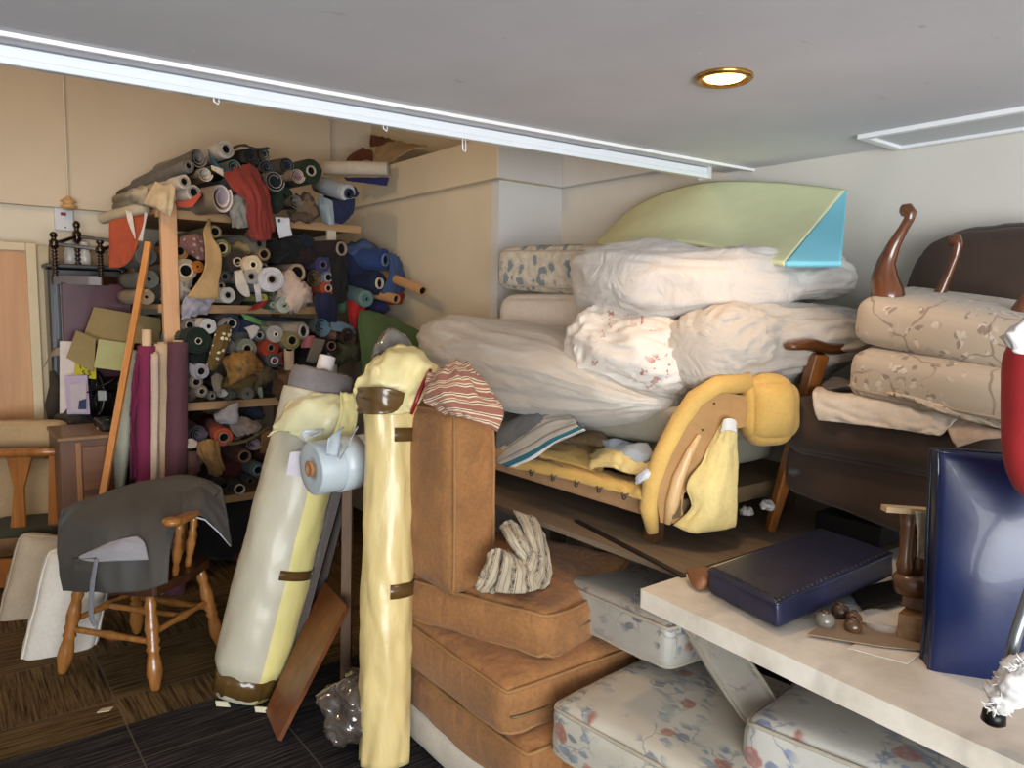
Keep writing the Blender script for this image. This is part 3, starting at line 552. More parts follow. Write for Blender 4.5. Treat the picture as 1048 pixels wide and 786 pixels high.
# cloths on the seat
CR = fab('#d3c6b6', .08, .9, 8)
m = M(); m.patch([[PX(x, y, X) for x, y in r] for r, X in (([(838, 398), (880, 404), (930, 412), (990, 424)], 2.52), ([(832, 403), (880, 410), (935, 420), (980, 430)], 2.37), ([(834, 416), (880, 424), (935, 434), (970, 440)], 2.345), ([(838, 430), (885, 435), (930, 441), (962, 446)], 2.34))], 36, 18, .010, 6, 3, stretch=(1, .5)); m.obj('calico_cloth', CR, solid=.006, label='folded cream calico cloth over the front left of the armchair seat', cat='cloth')
m = M(); m.patch([[PX(x, y, X) for x, y in r] for r, X in (([(838, 392), (855, 388), (875, 394), (893, 399)], 2.56), ([(845, 399), (862, 396), (880, 402), (898, 406)], 2.42))], 14, 10, .008, 5, 8); m.obj('grey_rag', fab('#5b5651', .2), solid=.005, label='small dark grey rag behind the folded calico on the armchair', cat='cloth')
m = M(); m.patch([[PX(x, y, X) for x, y in r] for r, X in (([(902, 402), (940, 408), (985, 417), (1034, 429)], 2.37), ([(915, 406), (945, 413), (990, 424), (1034, 435)], 2.335), ([(935, 410), (960, 420), (1000, 432), (1034, 441)], 2.33))], 36, 16, .012, 7, 6); m.obj('calico_cloth', fab('#c9baa5', .1), solid=.005, label='hemmed beige calico strip running along under the upturned footstool', cat='cloth')
m = M(); m.patch([[PX(x, y, X) for x, y in r] for r, X in (([(968, 432), (990, 430), (1012, 434), (1036, 438)], 2.37), ([(972, 444), (992, 442), (1015, 442), (1038, 444)], 2.335), ([(980, 458), (984, 457), (1008, 450), (1040, 448)], 2.325))], 18, 14, .006, 4, 2); m.obj('calico_cloth', fab('#b9a38f', .1), solid=.005, label='pinkish beige calico corner hanging over the armchair seat beside the red velvet', cat='cloth')

# ------------------------------------------------------------------ things on the stone bench
NAVY = flat('#0b1733', .28, var=.15, spec=.6, coat=.25, bump=.12)
tl, bl_, br_, tr = PZ(733, 590, .90), PZ(817, 625, .90), PZ(894, 560, .95), PZ(828, 535, .94)
c_ = (tl+bl_+br_+tr)/4; ax = ((bl_+br_)-(tl+tr))/4; ay = ((tr+br_)-(tl+bl_))/4; az = ax.cross(ay).normalized(); ay = (ay-ax*(ay.dot(ax)/ax.length_squared)*.6)
m = M().cushion(c_-az*.035, ax, ay, az*.036, r=.012, puff=.008, side=0, wr=.002, n=16); o = m.obj('seat_pad', flat('#1b1e38', .42, var=.3, bump=.2), label='flat worn navy leather seat pad lying at the left end of the stone bench', cat='seat pad')
m2 = M(); m2.rim(m, .9, .004); m2.obj('welt', NAVY, o)
g = M(); mp = m._mp
for i in range(26):
    t = -1+2*i/25
    for q in ((t*.94, -.93), (.93, t*.94)): g.ball(mp(q[0], q[1], 1.0), .0045, 6, 4)
g.obj('stud_row', flat('#3a352f', .4, metal=.6), o, kind='stuff')
bc = P(1050, 582, 1.66); rt_ = (RT*.97-V((FW.x, FW.y, 0))*.22).normalized(); up_ = (V((0, 0, 1))*.995+FW*.06).normalized(); nn = rt_.cross(up_)
m = M().cushion(bc, rt_*.205, up_*.268, nn*.03, r=.012, puff=.05, side=-.012, wr=.004, wf=5, n=22); o = m.obj('leather_cushion', flat('#0d1d47', .33, var=.15, spec=.5, coat=.12, bump=.06), label='upright shiny dark blue leather back panel standing on the stone bench', cat='leather panel')
for z_ in (.9, -.9): M().rim(m, z_, .005).obj('piping', NAVY, o)
REDV = fab('#8f0d10', .15, .85, 6, 120, .2, .06)
rc = thing('red_chair', 'red velvet upholstered chair at the right edge in front of the blue leather', 'chair', P(1080, 735, 1.40))
m = M().cushion(P(1108, 438, 1.42), RT*.13, (UP*1).normalized()*.19, FW*.05, r=.05, puff=.025, side=.02, n=22, bend=lambda p, x, y, z: p+V((-x*.05*max(0, -y)**3, .03*x*x*max(0, -y), 0))); m.obj('backrest', REDV, rc)
m = M(); m.tube([P(1100, 520, 1.41), P(1060, 590, 1.37), P(1040, 650, 1.36), P(1022, 722, 1.36)], [.014, .012, .011, .009], 12); m.obj('leg', flat('#8a9096', .3, metal=.8), rc)
m = M(); m.lathe(P(1018, 726, 1.36), P(1016, 741, 1.36), [(0, .012), (.2, .02), (.8, .022), (1, .014)], 14); m.obj('castor', flat('#1b1a1a', .35, metal=.6), rc)
m = M(); m.blob([P(1052, 676, 1.33), P(1042, 690, 1.32), P(1030, 710, 1.32), P(1018, 728, 1.33)], [.015, .026, .024, .01], [.012, .02, .024, .01], 40, 40, 2, 4, .012, 22, 12, 3)
for i in range(110):
    a0 = random.random(); q = P(1050-34*a0+random.uniform(-6, 6), 676+52*a0, 1.315); d_ = V((random.uniform(-1, 1), random.uniform(-1, 1), random.uniform(-.7, .9)))*.02; m.tube([q, q+d_*.6+V((0, 0, random.uniform(-.008, .008))), q+d_], [.0025, .0018, .0006], 5)
m.obj('frayed_wadding', fab('#d9d5d0', .1), rc, label='white frayed wadding bursting around the chair leg')
m = M(); m.blob([P(1060, 332, 1.36), P(1046, 345, 1.36), P(1041, 362, 1.36)], [.02, .014, .006], [.02, .016, .012], 20, 20, 2, 4, .014, 7, 5, 5); m.obj('stuffing', fab('#e6e4e0', .08), rc)
BUN = [flat('#7e766c', .25, var=.35, coat=.3), flat('#4c3826', .3, var=.4, coat=.3), flat('#6a4d32', .3, var=.4, coat=.3), flat('#5a4128', .25, var=.4, coat=.4)]
for i, (x, y, r, lab) in enumerate(((844, 631, 10, 'grey marbled wooden bun foot nearest the navy seat pad'), (860, 622, 9, 'dark brown wooden bun foot at the back of the little heap on the bench'), (874, 629, 8, 'mid brown wooden bun foot at the right of the little heap'), (873, 637, 9, 'glossy brown wooden bun foot at the front of the little heap'))):
    q = PZ(x, y+r*.5, .84); rr = r*depth(q)/760; q.z = .821+rr*.9; t = thing('bun_foot', lab, 'furniture foot', (q.x, q.y, .821), 'wooden bun feet on the stone bench')
    M().ball(q, (rr, rr, rr*.9), 18, 12).obj('ball', BUN[i], t); M().lathe(q+V((0, 0, rr*.8)), q+V((0, 0, rr*1.05)), [(0, rr*.45), (1, rr*.35)], 12).obj('spigot', BUN[1], t)
q = PZ(904, 643, .825); m = M(); n_ = 26; rs = []
for r_, z_ in ((.0, .004), (.048, .004), (.056, .03), (.052, .03), (.044, .008), (0, .008)): rs.append([q+V((r_*cos(2*pi*k/n_), r_*sin(2*pi*k/n_), z_)) for k in range(n_)])
m.add(sum(rs, []), [(i*n_+k, i*n_+(k+1) % n_, (i+1)*n_+(k+1) % n_, (i+1)*n_+k) for i in range(5) for k in range(n_)]); m.obj('dish', clear_film((.8, .76, .7), .22), label='small clear plastic dish beside the bun feet on the bench', cat='dish')
def pts_z(l, z): return [PZ(x, y, z) for x, y in l]
M().prism(pts_z([(882, 655), (946, 668), (928, 680), (868, 664)], .8215), (0, 0, .002)).obj('paper', flat('#d8cdbd', .7), smooth=False, label='cream paper slip lying on the stone bench in front of the wooden blocks', cat='paper')
M().prism(pts_z([(826, 650), (850, 634), (948, 646), (958, 668), (900, 662)], .827), (0, 0, .003)).obj('cardboard', flat('#8f7a62', .8), smooth=False, label='torn grey brown card lying under the dish and bun feet', cat='card')
M().prism(pts_z([(846, 616), (878, 575), (925, 586), (930, 610), (880, 622)], .8225), (0, 0, .003)).obj('paper', flat('#a9aaa9', .7), smooth=False, label='grey white paper sheet behind the bun feet near the seat pad', cat='paper')
M().prism(pts_z([(898, 568), (922, 560), (935, 580), (915, 592)], .835), (0, 0, .003)).obj('paper', flat('#bdb8b0', .7), smooth=False, label='white paper scrap beside the turned wooden fitting at the back of the bench', cat='paper')
mm = M(); g0 = pts_z([(870, 607), (928, 593), (944, 612), (885, 628)], .828); e1, e2 = g0[1]-g0[0], g0[3]-g0[0]
mm.box(g0[0], e1, e2, (0, 0, .006))
for i in range(14): mm.box(g0[0]+e2*((i+.2)/14)+V((0, 0, .006)), e1, e2*.04, (0, 0, .005))
mm.obj('ridged_mat', flat('#17130f', .6), smooth=False, label='black ridged rubber mat piece behind the dish on the bench', cat='mat')
for pts, z0, h, cc, lab in (([(917, 655), (958, 665), (972, 650), (935, 638)], .822, .07, ('#6b4a2c', '#8d6842'), 'pale brown wooden block beside the blue leather panel'), ([(922, 620), (958, 630), (975, 612), (940, 604)], .895, .035, ('#4d3420', '#6a4a2c'), 'darker wooden block lying on the pale brown block')):
    M().prism(pts_z(pts, z0), (0, 0, h)).obj('wooden_block', wood(*cc, 0, .6), smooth=False, bev=.004, label=lab, cat='wooden block')
q = PZ(934, 606, .932); q.z = .932; t = thing('wooden_fitting', 'turned brown wooden fitting with a flat bar on the blocks behind the blue leather', 'fitting', q); cm = wood('#3d2413', '#6b4424', 2, .4, 1, .3)
M().lathe(q, q+V((0, 0, .05)), [(0, .045), (.7, .05), (1, .04)], 18).obj('base', cm, t)
for dx in (-.026, .012): M().lathe(q+RT*dx+V((0, 0, .05)), q+RT*dx+V((0, 0, .21)), [(0, .016), (.15, .02), (.3, .014), (.8, .018), (1, .02)], 14).obj('post', cm, t)
M().bar(q+RT*-.09+V((0, 0, .222)), q+RT*.05+V((0, 0, .212)), .03, .014).obj('bar', wood('#a58a66', '#c2a882', 0, .6), t, smooth=False)
m = M(); b_ = q-FW*.055-RT*.022; m.patch([[b_+RT*(-.02)+V((0, 0, .225)), b_+RT*.03+V((0, 0, .22))], [b_+RT*-.016+V((0, 0, .17))-FW*.01, b_+RT*.026+V((0, 0, .17))], [b_+RT*-.006+V((0, 0, .11)), b_+RT*.02+V((0, 0, .10))-FW*.012]], 10, 14, .006, 5, 3); m.obj('rag_strip', fab('#a8977e', .15), solid=.004, label='dirty cream rag strip hanging over the turned wooden fitting', cat='cloth')
m = M(); m.patch([[PZ(702, 584, .85), PZ(720, 582, .855), PZ(735, 583, .84)], [PZ(706, 592, .84), PZ(722, 592, .86), PZ(733, 590, .84)], [PZ(710, 601, .828), PZ(716, 603, .828), PZ(728, 598, .83)]], 8, 8, .004); m.obj('leather_scrap', flat('#8a5a38', .6, var=.2), solid=.004, label='curled tan leather scrap at the corner of the stone bench', cat='leather scrap')
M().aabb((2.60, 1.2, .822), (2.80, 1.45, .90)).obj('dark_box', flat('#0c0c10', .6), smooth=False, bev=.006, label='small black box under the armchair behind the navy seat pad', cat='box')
# wadding scraps on the plywood under the arm
for x, y, lab in ((757, 523, 'white wadding scrap on the plywood just right of the yellow foam flap'), (778, 517, 'grey white wadding scrap on the plywood near the armchair leg')):
    q = PX(x, y, 2.35); q.z = max(.84, q.z); M().blob([q, q+RT*.025, q+RT*.05], [.02, .025, .015], [.008, .011, .007], 18, 16, 2, 4, .01, 6, 4, x).obj('wadding', fab('#c5c2bd', .12), label=lab, cat='stuffing')
# ------------------------------------------------------------------ wrapped rolls and boards in the middle
TAPE = flat('#5c4422', .25, var=.15, coat=.3)
def ring_tape(m, a, d, r, t0, t1, k0=0, k1=2*pi, n=40, wv=.0):
    s = d.cross(V((0, 0, 1))); s = (s if s.length > .01 else V((1, 0, 0))).normalized(); q = d.cross(s).normalized(); L = []
    for t, rr in ((t0, r*.99), (t0, r*1.012), (t1, r*1.012), (t1, r*.99)):
        L.append([a+d*(t+wv*nz(k*.7, t*9, 2))+(s*cos(k0+(k1-k0)*k/n)+q*sin(k0+(k1-k0)*k/n))*rr for k in range(n+1)])
    m.add(sum(L, []), [(i*(n+1)+k, i*(n+1)+k+1, (i+1)*(n+1)+k+1, (i+1)*(n+1)+k) for i in range(3) for k in range(n)])
def wrapped(a, b, prof, seed, split=None, seg=48, n=60, wr=.006):
    a, b = V(a), V(b); d = (b-a).normalized(); Lh = (b-a).length; s = d.cross(V((0, 0, 1))).normalized(); q = d.cross(s).normalized(); vs = []; fs = []; mi = []
    for i in range(n+1):
        t = i/n; k_ = 0
        while k_ < len(prof)-2 and t > prof[k_+1][0]: k_ += 1
        (ta, r0_), (tb, r1_) = prof[k_], prof[k_+1]; x = (t-ta)/(tb-ta); x = x*x*(3-2*x); r = r0_+(r1_-r0_)*x
        for k in range(seg):
            an = 2*pi*k/seg; w = wr*(nz(cos(an)*2.2+seed, sin(an)*2.2, t*7)*1.2+.6*(1-2*abs(nz(cos(an)*2+t*3, sin(an)*2+seed, t*11))))
            vs.append(a+d*(Lh*t)+(s*cos(an)+q*sin(an))*(r+w))
    for i in range(n):
        for k in range(seg):
            fs.append((i*seg+k, i*seg+(k+1) % seg, (i+1)*seg+(k+1) % seg, (i+1)*seg+k))
            mi.append(1 if split and split(k/seg, i/n) else 0)
    fs += [tuple(range(seg))[::-1], tuple(range(n*seg, (n+1)*seg))]; mi += [0, 0]
    m = M(); m.add(vs, fs); m.mi = mi; return m, d, Lh, s, q
# big grey and cream roll
ga = V((.96, 3.03, .005)); gb = P(326, 402, 3.22)
gt = thing('wrapped_roll', 'thick leaning roll wrapped in pale grey and cream plastic beside the draped chair', 'fabric roll', ga)
camdir = (CAM-ga); camdir.z = 0; camdir.normalize()
m, d_, L_, s_, q_ = wrapped(ga, gb, [(0, .118), (.05, .125), (.11, .15), (.5, .152), (1, .145)], 1)
a0 = atan2(camdir.dot(q_), camdir.dot(s_))/(2*pi); sg = 1 if (s_*cos(2*pi*(a0+.1))+q_*sin(2*pi*(a0+.1))).dot(RT) > 0 else -1
m, d_, L_, s_, q_ = wrapped(ga, gb, [(0, .118), (.05, .125), (.11, .15), (.5, .152), (1, .145)], 1, split=lambda k, t: .035 < ((k-a0)*sg) % 1 < .5)
gwr = m.obj('wrapping', [plastic_film('#beb8a2', .45, .08, .3), plastic_film('#e3d78e', .4, .08, .3)], gt)
t = M(); ring_tape(t, ga, d_, .133, .02, .12, n=48, wv=.02); t.obj('tape', TAPE, gwr)
t = M(); k0 = 2*pi*(a0+sg*.005); ring_tape(t, ga, d_, .158, .52, .56, k0, k0+sg*1.3, 20); t.obj('tape', TAPE, gwr)
for x_, y_ in ((222, 722), (262, 728)):
    q = PZ(x_, y_, .004); M().prism([q, q+RT*.06-FW*.01, q+RT*.045+V((0, 0, .018)), q+RT*-.004+V((0, 0, .022))], V((-FW.x, -FW.y, 0))*.006).obj('loose_end', plastic_film('#d8d0b0', .4), gt, smooth=False)
GB = fab('#7c7676', .2, .95, 12, 90, .5)
cc = gb+d_*.0; m = M(); n_ = 44; rs = []
for r_, z_ in ((.10, -.04), (.132, -.02), (.137, .05), (.134, .085), (.12, .098), (.10, .09), (.092, .10), (.075, .094), (.06, .10), (.04, .095)):
    rs.append([cc+d_*(z_+.008*nz(k*.5, r_*40, 1))+(s_*cos(2*pi*k/n_)+q_*sin(2*pi*k/n_))*(r_+.008*nz(cos(2*pi*k/n_)*3, sin(2*pi*k/n_)*3, z_*20)) for k in range(n_)])
m.add(sum(rs, []), [(i*n_+k, i*n_+(k+1) % n_, (i+1)*n_+(k+1) % n_, (i+1)*n_+k) for i in range(9) for k in range(n_)]); m.obj('fabric', GB, gt, label='dark grey cloth showing at the open top')
m = M(); c0 = cc+d_*.06; rs = []
for r_, z_ in ((.036, 0), (.036, .105), (.028, .107), (.026, .02), (0, .02)): rs.append([c0+d_*z_+(s_*cos(2*pi*k/24)+q_*sin(2*pi*k/24))*r_ for k in range(24)])
m.add(sum(rs, []), [(i*24+k, i*24+(k+1) % 24, (i+1)*24+(k+1) % 24, (i+1)*24+k) for i in range(4) for k in range(24)]); m.obj('tube', flat('#dcd8d8', .7), gt)
GD = 3.02
m = M(); m.patch([[P(*p) for p in r] for r in ([(300, 406, GD+.1), (325, 404, GD+.05), (350, 406, GD+.1)], [(284, 432, GD+.05), (310, 414, GD-.03), (340, 420, GD-.03), (366, 410, GD+.1)], [(280, 440, GD+.02), (300, 440, GD-.04), (335, 438, GD-.05), (366, 424, GD+.06)], [(276, 448, GD), (290, 440, GD-.03), (328, 455, GD-.04), (364, 436, GD+.05)])], 26, 18, .012, 4, 4); m.obj('wrapping_flap', plastic_film('#ddd9ae', .4), gt, solid=.004)
m = M(); m.patch([[P(*p) for p in r] for r in ([(348, 402, GD+.06), (364, 404, GD+.07)], [(348, 424, GD-.02), (366, 424, GD+.0)], [(340, 446, GD-.08), (362, 448, GD-.05)])], 10, 12, .008, 3, 7); m.obj('wrapping_flap', plastic_film('#e0dca0', .35), gt, solid=.004)
M().prism([P(297, 463, GD-.13), P(312, 461, GD-.14), P(308, 488, GD-.14), P(293, 486, GD-.13)], FW*.003).obj('paper_label', flat('#cfc9d2', .6), gt, smooth=False)
# pale blue roll hung between the two wrapped rolls
bt = thing('vinyl_roll', 'short pale blue white vinyl roll wedged between the two tall wrapped rolls', 'vinyl roll', P(318, 506, 2.78))
VB = flat('#b9c4c9', .4, var=.05); b0, b1 = P(318, 480, 2.76), P(398, 466, 2.98); bd = (b1-b0).normalized(); bs = bd.cross(V((0, 0, 1))).normalized(); bq = bd.cross(bs); bR = .102
m = M(); rs = []
for r_, z_ in ((.03, .03), (.03, .0), (.05, .004), (.07, -.002), (.085, .004), (.098, .0), (bR, .006), (bR, (b1-b0).length)): rs.append([b0+bd*z_+(bs*cos(2*pi*k/40)+bq*sin(2*pi*k/40))*r_ for k in range(40)])
m.add(sum(rs, []), [(i*40+k, i*40+(k+1) % 40, (i+1)*40+(k+1) % 40, (i+1)*40+k) for i in range(7) for k in range(40)]); vin = m.obj('vinyl', VB, bt)
m = M(); rs = []
for r_, z_ in ((.029, .1), (.029, -.01), (.020, -.01), (.020, .09), (0, .09)): rs.append([b0+bd*z_+(bs*cos(2*pi*k/24)+bq*sin(2*pi*k/24))*r_ for k in range(24)])
m.add(sum(rs, []), [(i*24+k, i*24+(k+1) % 24, (i+1)*24+(k+1) % 24, (i+1)*24+k) for i in range(4) for k in range(24)]); m.obj('cardboard_tube', [flat('#a9764a', .8)], bt)
m = M(); ring_tape(m, b0, bd, .106, .10, .19, 0, 2*pi); m.obj('band', flat('#c3ced3', .35), vin)
for j, (r0, r1) in enumerate((([(311, 451, 2.72), (322, 445, 2.70)], [(308, 444, 2.74), (330, 442, 2.74)]), ([(334, 466, 2.66), (346, 468, 2.68)], [(337, 448, 2.64), (350, 440, 2.72)]), ([(348, 470, 2.66), (358, 455, 2.7)], [(351, 462, 2.64), (364, 440, 2.76)]))):
    m = M(); m.patch([[P(*p) for p in r0], [P(*p) for p in r1], [P(r1[0][0]+4-j, r1[0][1]-3, 2.74), P(r1[1][0]+2, r1[1][1]-4, 2.78)]], 8, 10, .004, 3, j); m.obj('loose_tail', VB, vin, solid=.004)
# yellow plastic roll
ya = V((1.215, 2.27, .005)); yb = P(400, 398, 2.72)
yt = thing('wrapped_roll', 'tall slim roll in shiny yellow plastic leaning beside the brown cushions', 'fabric roll', ya)
m, d_, L_, s_, q_ = wrapped(ya, yb, [(0, .088), (.3, .092), (.55, .09), (.85, .09), (1, .098)], 8, wr=.008)
ywr = m.obj('wrapping', plastic_film('#d9c285', .34, .12, .6), yt)
cy = CAM-ya; cy.z = 0; cy.normalize(); a0 = atan2(cy.dot(q_), cy.dot(s_)); sg = 1 if (-s_*sin(a0)+q_*cos(a0)).dot(RT) > 0 else -1
Ty = lambda y_: (P(385, y_, 2.6)-ya).dot(d_)
m = M(); ring_tape(m, ya, d_, .098, Ty(608), Ty(594), a0+sg*.1, a0+sg*1.5, 24); m.obj('tape', TAPE, ywr)
m = M(); ring_tape(m, ya, d_, .100, Ty(446)-.02, Ty(432)-.02, a0+sg*.15, a0+sg*.95, 16); m.obj('tape', TAPE, ywr)
YD = 2.66
m = M(); m.patch([[P(*p) for p in r] for r in ([(388, 366, YD+.1), (404, 355, YD+.1), (424, 358, YD+.1), (446, 376, YD+.1)], [(374, 380, YD+.02), (398, 366, YD), (425, 370, YD), (450, 382, YD+.06)], [(366, 392, YD), (390, 385, YD-.06), (418, 390, YD-.04), (444, 392, YD+.02)], [(364, 404, YD), (388, 404, YD-.075), (412, 405, YD-.05), (430, 408, YD+.0)], [(366, 418, YD), (388, 424, YD-.085), (408, 424, YD-.06), (421, 420, YD-.02)])], 34, 26, .012, 5, 11); m.obj('wrapping_mouth', plastic_film('#e0d39a', .4, .1, .3), yt, solid=.004)
m = M(); m.tube([P(421, 424, YD-.04), P(427, 408, YD-.04), (P(433, 393, YD-.02)), P(441, 378, YD)], [.006, .008, .009, .006], 8); m.obj('red_edge', flat('#8c1420', .3), yt)
m = M(); m.patch([[P(366, 397, YD-.03), P(380, 396, YD-.11), P(398, 397, YD-.12), P(414, 402, YD-.09)], [P(365, 409, YD-.03), P(380, 410, YD-.115), P(396, 411, YD-.125), P(411, 413, YD-.095)], [P(366, 423, YD-.03), P(380, 424, YD-.115), P(394, 424, YD-.125), P(405, 421, YD-.10)]], 22, 14, .004, 4, 5); m.obj('tape', TAPE, ywr, solid=.003)
# grey plastic behind its top, striped cloth
m = M(); m.blob([P(382, 366, 2.98), P(398, 355, 2.98), P(422, 358, 2.98)], [.06, .07, .05], [.05, .05, .035], 26, 26, 2, 4, .025, 7, 4, 4); m.obj('plastic_bag', flat('#77726a', .18, var=.3, coat=.5), label='crumpled grey plastic bag behind the top of the yellow roll', cat='bag')
STM = stripes([(0, '#8b5b4b'), (.16, '#d0bda2'), (.22, '#4c332c'), (.28, '#d0bda2'), (.36, '#96654f'), (.55, '#cbb69b'), (.62, '#55443a'), (.68, '#cbb69b'), (.78, '#8b5b4b')], 4.0, 'v')
m = M(); m.patch([[P(*p) for p in r] for r in ([(440, 386, 2.62), (455, 378, 2.62), (468, 372, 2.66), (478, 374, 2.7)], [(436, 396, 2.56), (452, 390, 2.52), (472, 386, 2.54), (492, 392, 2.6)], [(436, 408, 2.52), (455, 402, 2.47), (478, 402, 2.5), (506, 410, 2.55)], [(446, 415, 2.5), (462, 414, 2.45), (484, 420, 2.46), (514, 424, 2.52)], [(458, 420, 2.5), (470, 425, 2.45), (488, 433, 2.45), (508, 442, 2.48)])], 36, 40, .016, 4, 9, stretch=(1.6, .5)); m.obj('striped_cloth', STM, solid=.006, label='rust and cream striped woven cloth crumpled on top of the upright brown cushion', cat='cloth')
ROS = stripes([(0, '#8f826c'), (.3, '#ad9f87'), (.36, '#5f5549'), (.4, '#ad9f87'), (.7, '#857a66'), (.76, '#ad9f87')], 3.0, 'u', fine=('#4a4038', 16, .05, .3))
cr = thing('patterned_cloth', 'crumpled grey and cream striped floral cloth stuffed beside the upright brown cushion', 'cloth', P(525, 606, 2.42))
for j, rr in enumerate(([[(524, 524, 2.6), (545, 530, 2.62), (556, 548, 2.64)], [(536, 545, 2.5), (550, 552, 2.52), (561, 570, 2.56)], [(543, 575, 2.46), (553, 580, 2.5), (563, 590, 2.56)], [(530, 600, 2.46), (545, 602, 2.48), (556, 602, 2.54)]],
    [[(512, 540, 2.5), (522, 534, 2.52), (534, 545, 2.54)], [(520, 555, 2.42), (532, 552, 2.42), (540, 560, 2.46)], [(535, 575, 2.4), (540, 568, 2.42), (544, 578, 2.45)]],
    [[(500, 566, 2.42), (510, 562, 2.42), (520, 570, 2.45)], [(492, 590, 2.38), (503, 588, 2.36), (514, 592, 2.42)], [(486, 600, 2.38), (494, 606, 2.36), (506, 606, 2.42)]],
    [[(506, 562, 2.46), (520, 566, 2.44), (540, 578, 2.46)], [(515, 570, 2.38), (530, 580, 2.36), (545, 588, 2.42)], [(506, 605, 2.37), (528, 607, 2.35), (548, 604, 2.41)]],
    [[(530, 558, 2.47), (545, 566, 2.46), (556, 572, 2.5)], [(528, 575, 2.41), (540, 582, 2.4), (552, 590, 2.45)], [(518, 582, 2.4), (528, 592, 2.38), (540, 600, 2.42)]])):
    m = M(); m.patch([[P(*p) for p in r] for r in rr], 26, 26, .008, 4, j+3); m.obj('fold', ROS, cr, solid=.005)
# boards and frames leaning behind the rolls
m = M(); pb = [PZ(275, 729, .002), PZ(288, 759, .002), P(358, 622, 2.95), P(335, 597, 3.18)]
nv_ = (pb[1]-pb[0]).cross(pb[3]-pb[0]).normalized()*.018
m.prism(pb, nv_); m.obj('board', wood('#5a3016', '#7d4825', 2, .4, .6, .2), smooth=False, bev=.002, label='reddish brown veneered board leaning on the floor between the two wrapped rolls', cat='board')
WN = wood('#21150f', '#3a2519', 2, .4)
for a_, b_, w_, t_, lab, mt in (((346, 500, 3.2), (300, 668, 3.05), .05, .03, 'dark brown chair rail leaning just behind the thick grey roll', WN), ((352, 510, 3.3), (316, 650, 3.2), .045, .03, 'dark frame bar leaning second from the thick grey roll', WN), ((356, 480, 3.2), (354, 680, 3.05), .045, .03, 'upright plain wooden batten directly behind the yellow roll', wood('#5c4026', '#7a5836', 2))):
    a_, b_ = P(*a_), P(*b_); dd = (b_-a_).normalized(); b_ = a_+dd*((a_.z-.002)/-dd.z)
    M().bar(a_, b_, w_, t_, up=FW).obj('wooden_bar', mt, smooth=False, bev=.003, label=lab, cat='wooden bar')
m = M(); q = PZ(348, 765, .0); m.blob([q+V((0, 0, .07)), q+RT*.05+V((0, 0, .17)), q+RT*.08+V((0, 0, .28))], [.10, .10, .05], [.06, .09, .05], 34, 34, 2, 4, .04, 8, 5, 4); m.obj('plastic_bag', flat('#4e463f', .12, var=.45, sc_=30, coat=.8), label='crumpled clear plastic bag on the carpet beside the foot of the yellow roll', cat='bag')

# ------------------------------------------------------------------ draped captain's chair
OAK = wood('#7c4b22', '#ae773c', 2, .3, 1.2, .4)
cc = V((.70, 3.60, 0)); r_ = V((.607, -.795, 0)); b_ = V((.795, .607, 0)); Z = V((0, 0, 1))
def L(r, b, z): return cc+r_*r+b_*b+Z*z
ch = thing('captains_chair', 'turned golden oak captains chair half covered by a dark grey cloth', 'chair', cc)
m = M(); sv = [L(x, y, 0) for x, y in ((-.235, -.2), (-.12, -.225), (.12, -.225), (.235, -.2), (.25, 0), (.22, .18), (.1, .23), (-.1, .23), (-.22, .18), (-.25, 0))]; m.prism([p+Z*.405 for p in sv], Z*.04); m.obj('seat', wood('#2d190f', '#4a2b18', 0, .35), ch, smooth=False, bev=.012)
LEGP = [(0, .014), (.03, .02), (.1, .026), (.17, .033), (.28, .03), (.38, .022), (.42, .03), (.45, .022), (.5, .03), (.54, .024), (.62, .03), (.72, .026), (.8, .02), (.86, .026), (.92, .02), (1, .018)]
feet = [(-.255, -.215), (.24, -.22), (.24, .215), (-.24, .215)]
for x, y in feet: m = M(); m.lathe(L(x, y, .001), L(x*.74, y*.74, .407), LEGP, 16); m.obj('leg', OAK, ch)
def lp(i, z): x, y = feet[i]; k = 1-.26*z/.407; return L(x*k, y*k, z)
STRP = [(0, .01), (.12, .014), (.3, .013), (.42, .016), (.5, .021), (.58, .016), (.7, .013), (.88, .014), (1, .01)]
for i, j, z in ((0, 1, .20), (1, 2, .235), (2, 3, .2), (3, 0, .235)): M().lathe(lp(i, z), lp(j, z), STRP, 12).obj('stretcher', OAK, ch)
M().lathe(lp(0, .235).lerp(lp(3, .235), .5), lp(1, .235).lerp(lp(2, .235), .5), STRP, 12).obj('stretcher', OAK, ch)
def bow(t, z, s=1): a = pi*t; return L(.255*cos(a)*s, (-.06+.30*sin(a))*s if True else 0, z)
bp = [L(.25, -.10, .70)]+[bow(t/14, .70) for t in range(15)]+[L(-.25, -.10, .70)]
m = M(); vs = []
for i, p in enumerate(bp):
    dd = (bp[min(i+1, len(bp)-1)]-bp[max(i-1, 0)]).normalized(); n_ = dd.cross(Z); w = .032 if 0 < i < len(bp)-1 else .036
    vs += [p-n_*w-Z*.013, p+n_*w-Z*.013, p+n_*w+Z*.013, p-n_*w+Z*.013]
fs = [(i*4+k, i*4+(k+1) % 4, (i+1)*4+(k+1) % 4, (i+1)*4+k) for i in range(len(bp)-1) for k in range(4)]+[(3, 2, 1, 0), tuple(len(vs)-4+k for k in range(4))]
m.add(vs, fs); m.obj('arm_bow', OAK, ch, smooth=False, bev=.008)
for s in (1, -1): M().lathe(L(.25*s, -.10, .688), L(.25*s, -.10, .722), [(0, .03), (.4, .043), (.8, .04), (1, .025)], 18).obj('arm_end', OAK, ch)
cp = [bow(t/14, .722, .97) for t in range(3, 12)]; m = M(); vs = []
for i, p in enumerate(cp):
    h = .022*sin(pi*(i+.6)/(len(cp)+.2)); n_ = (p-L(0, -.06, p.z)).normalized(); vs += [p-n_*.014-Z*.01, p+n_*.014-Z*.01, p+n_*.014+Z*h, p-n_*.014+Z*h]
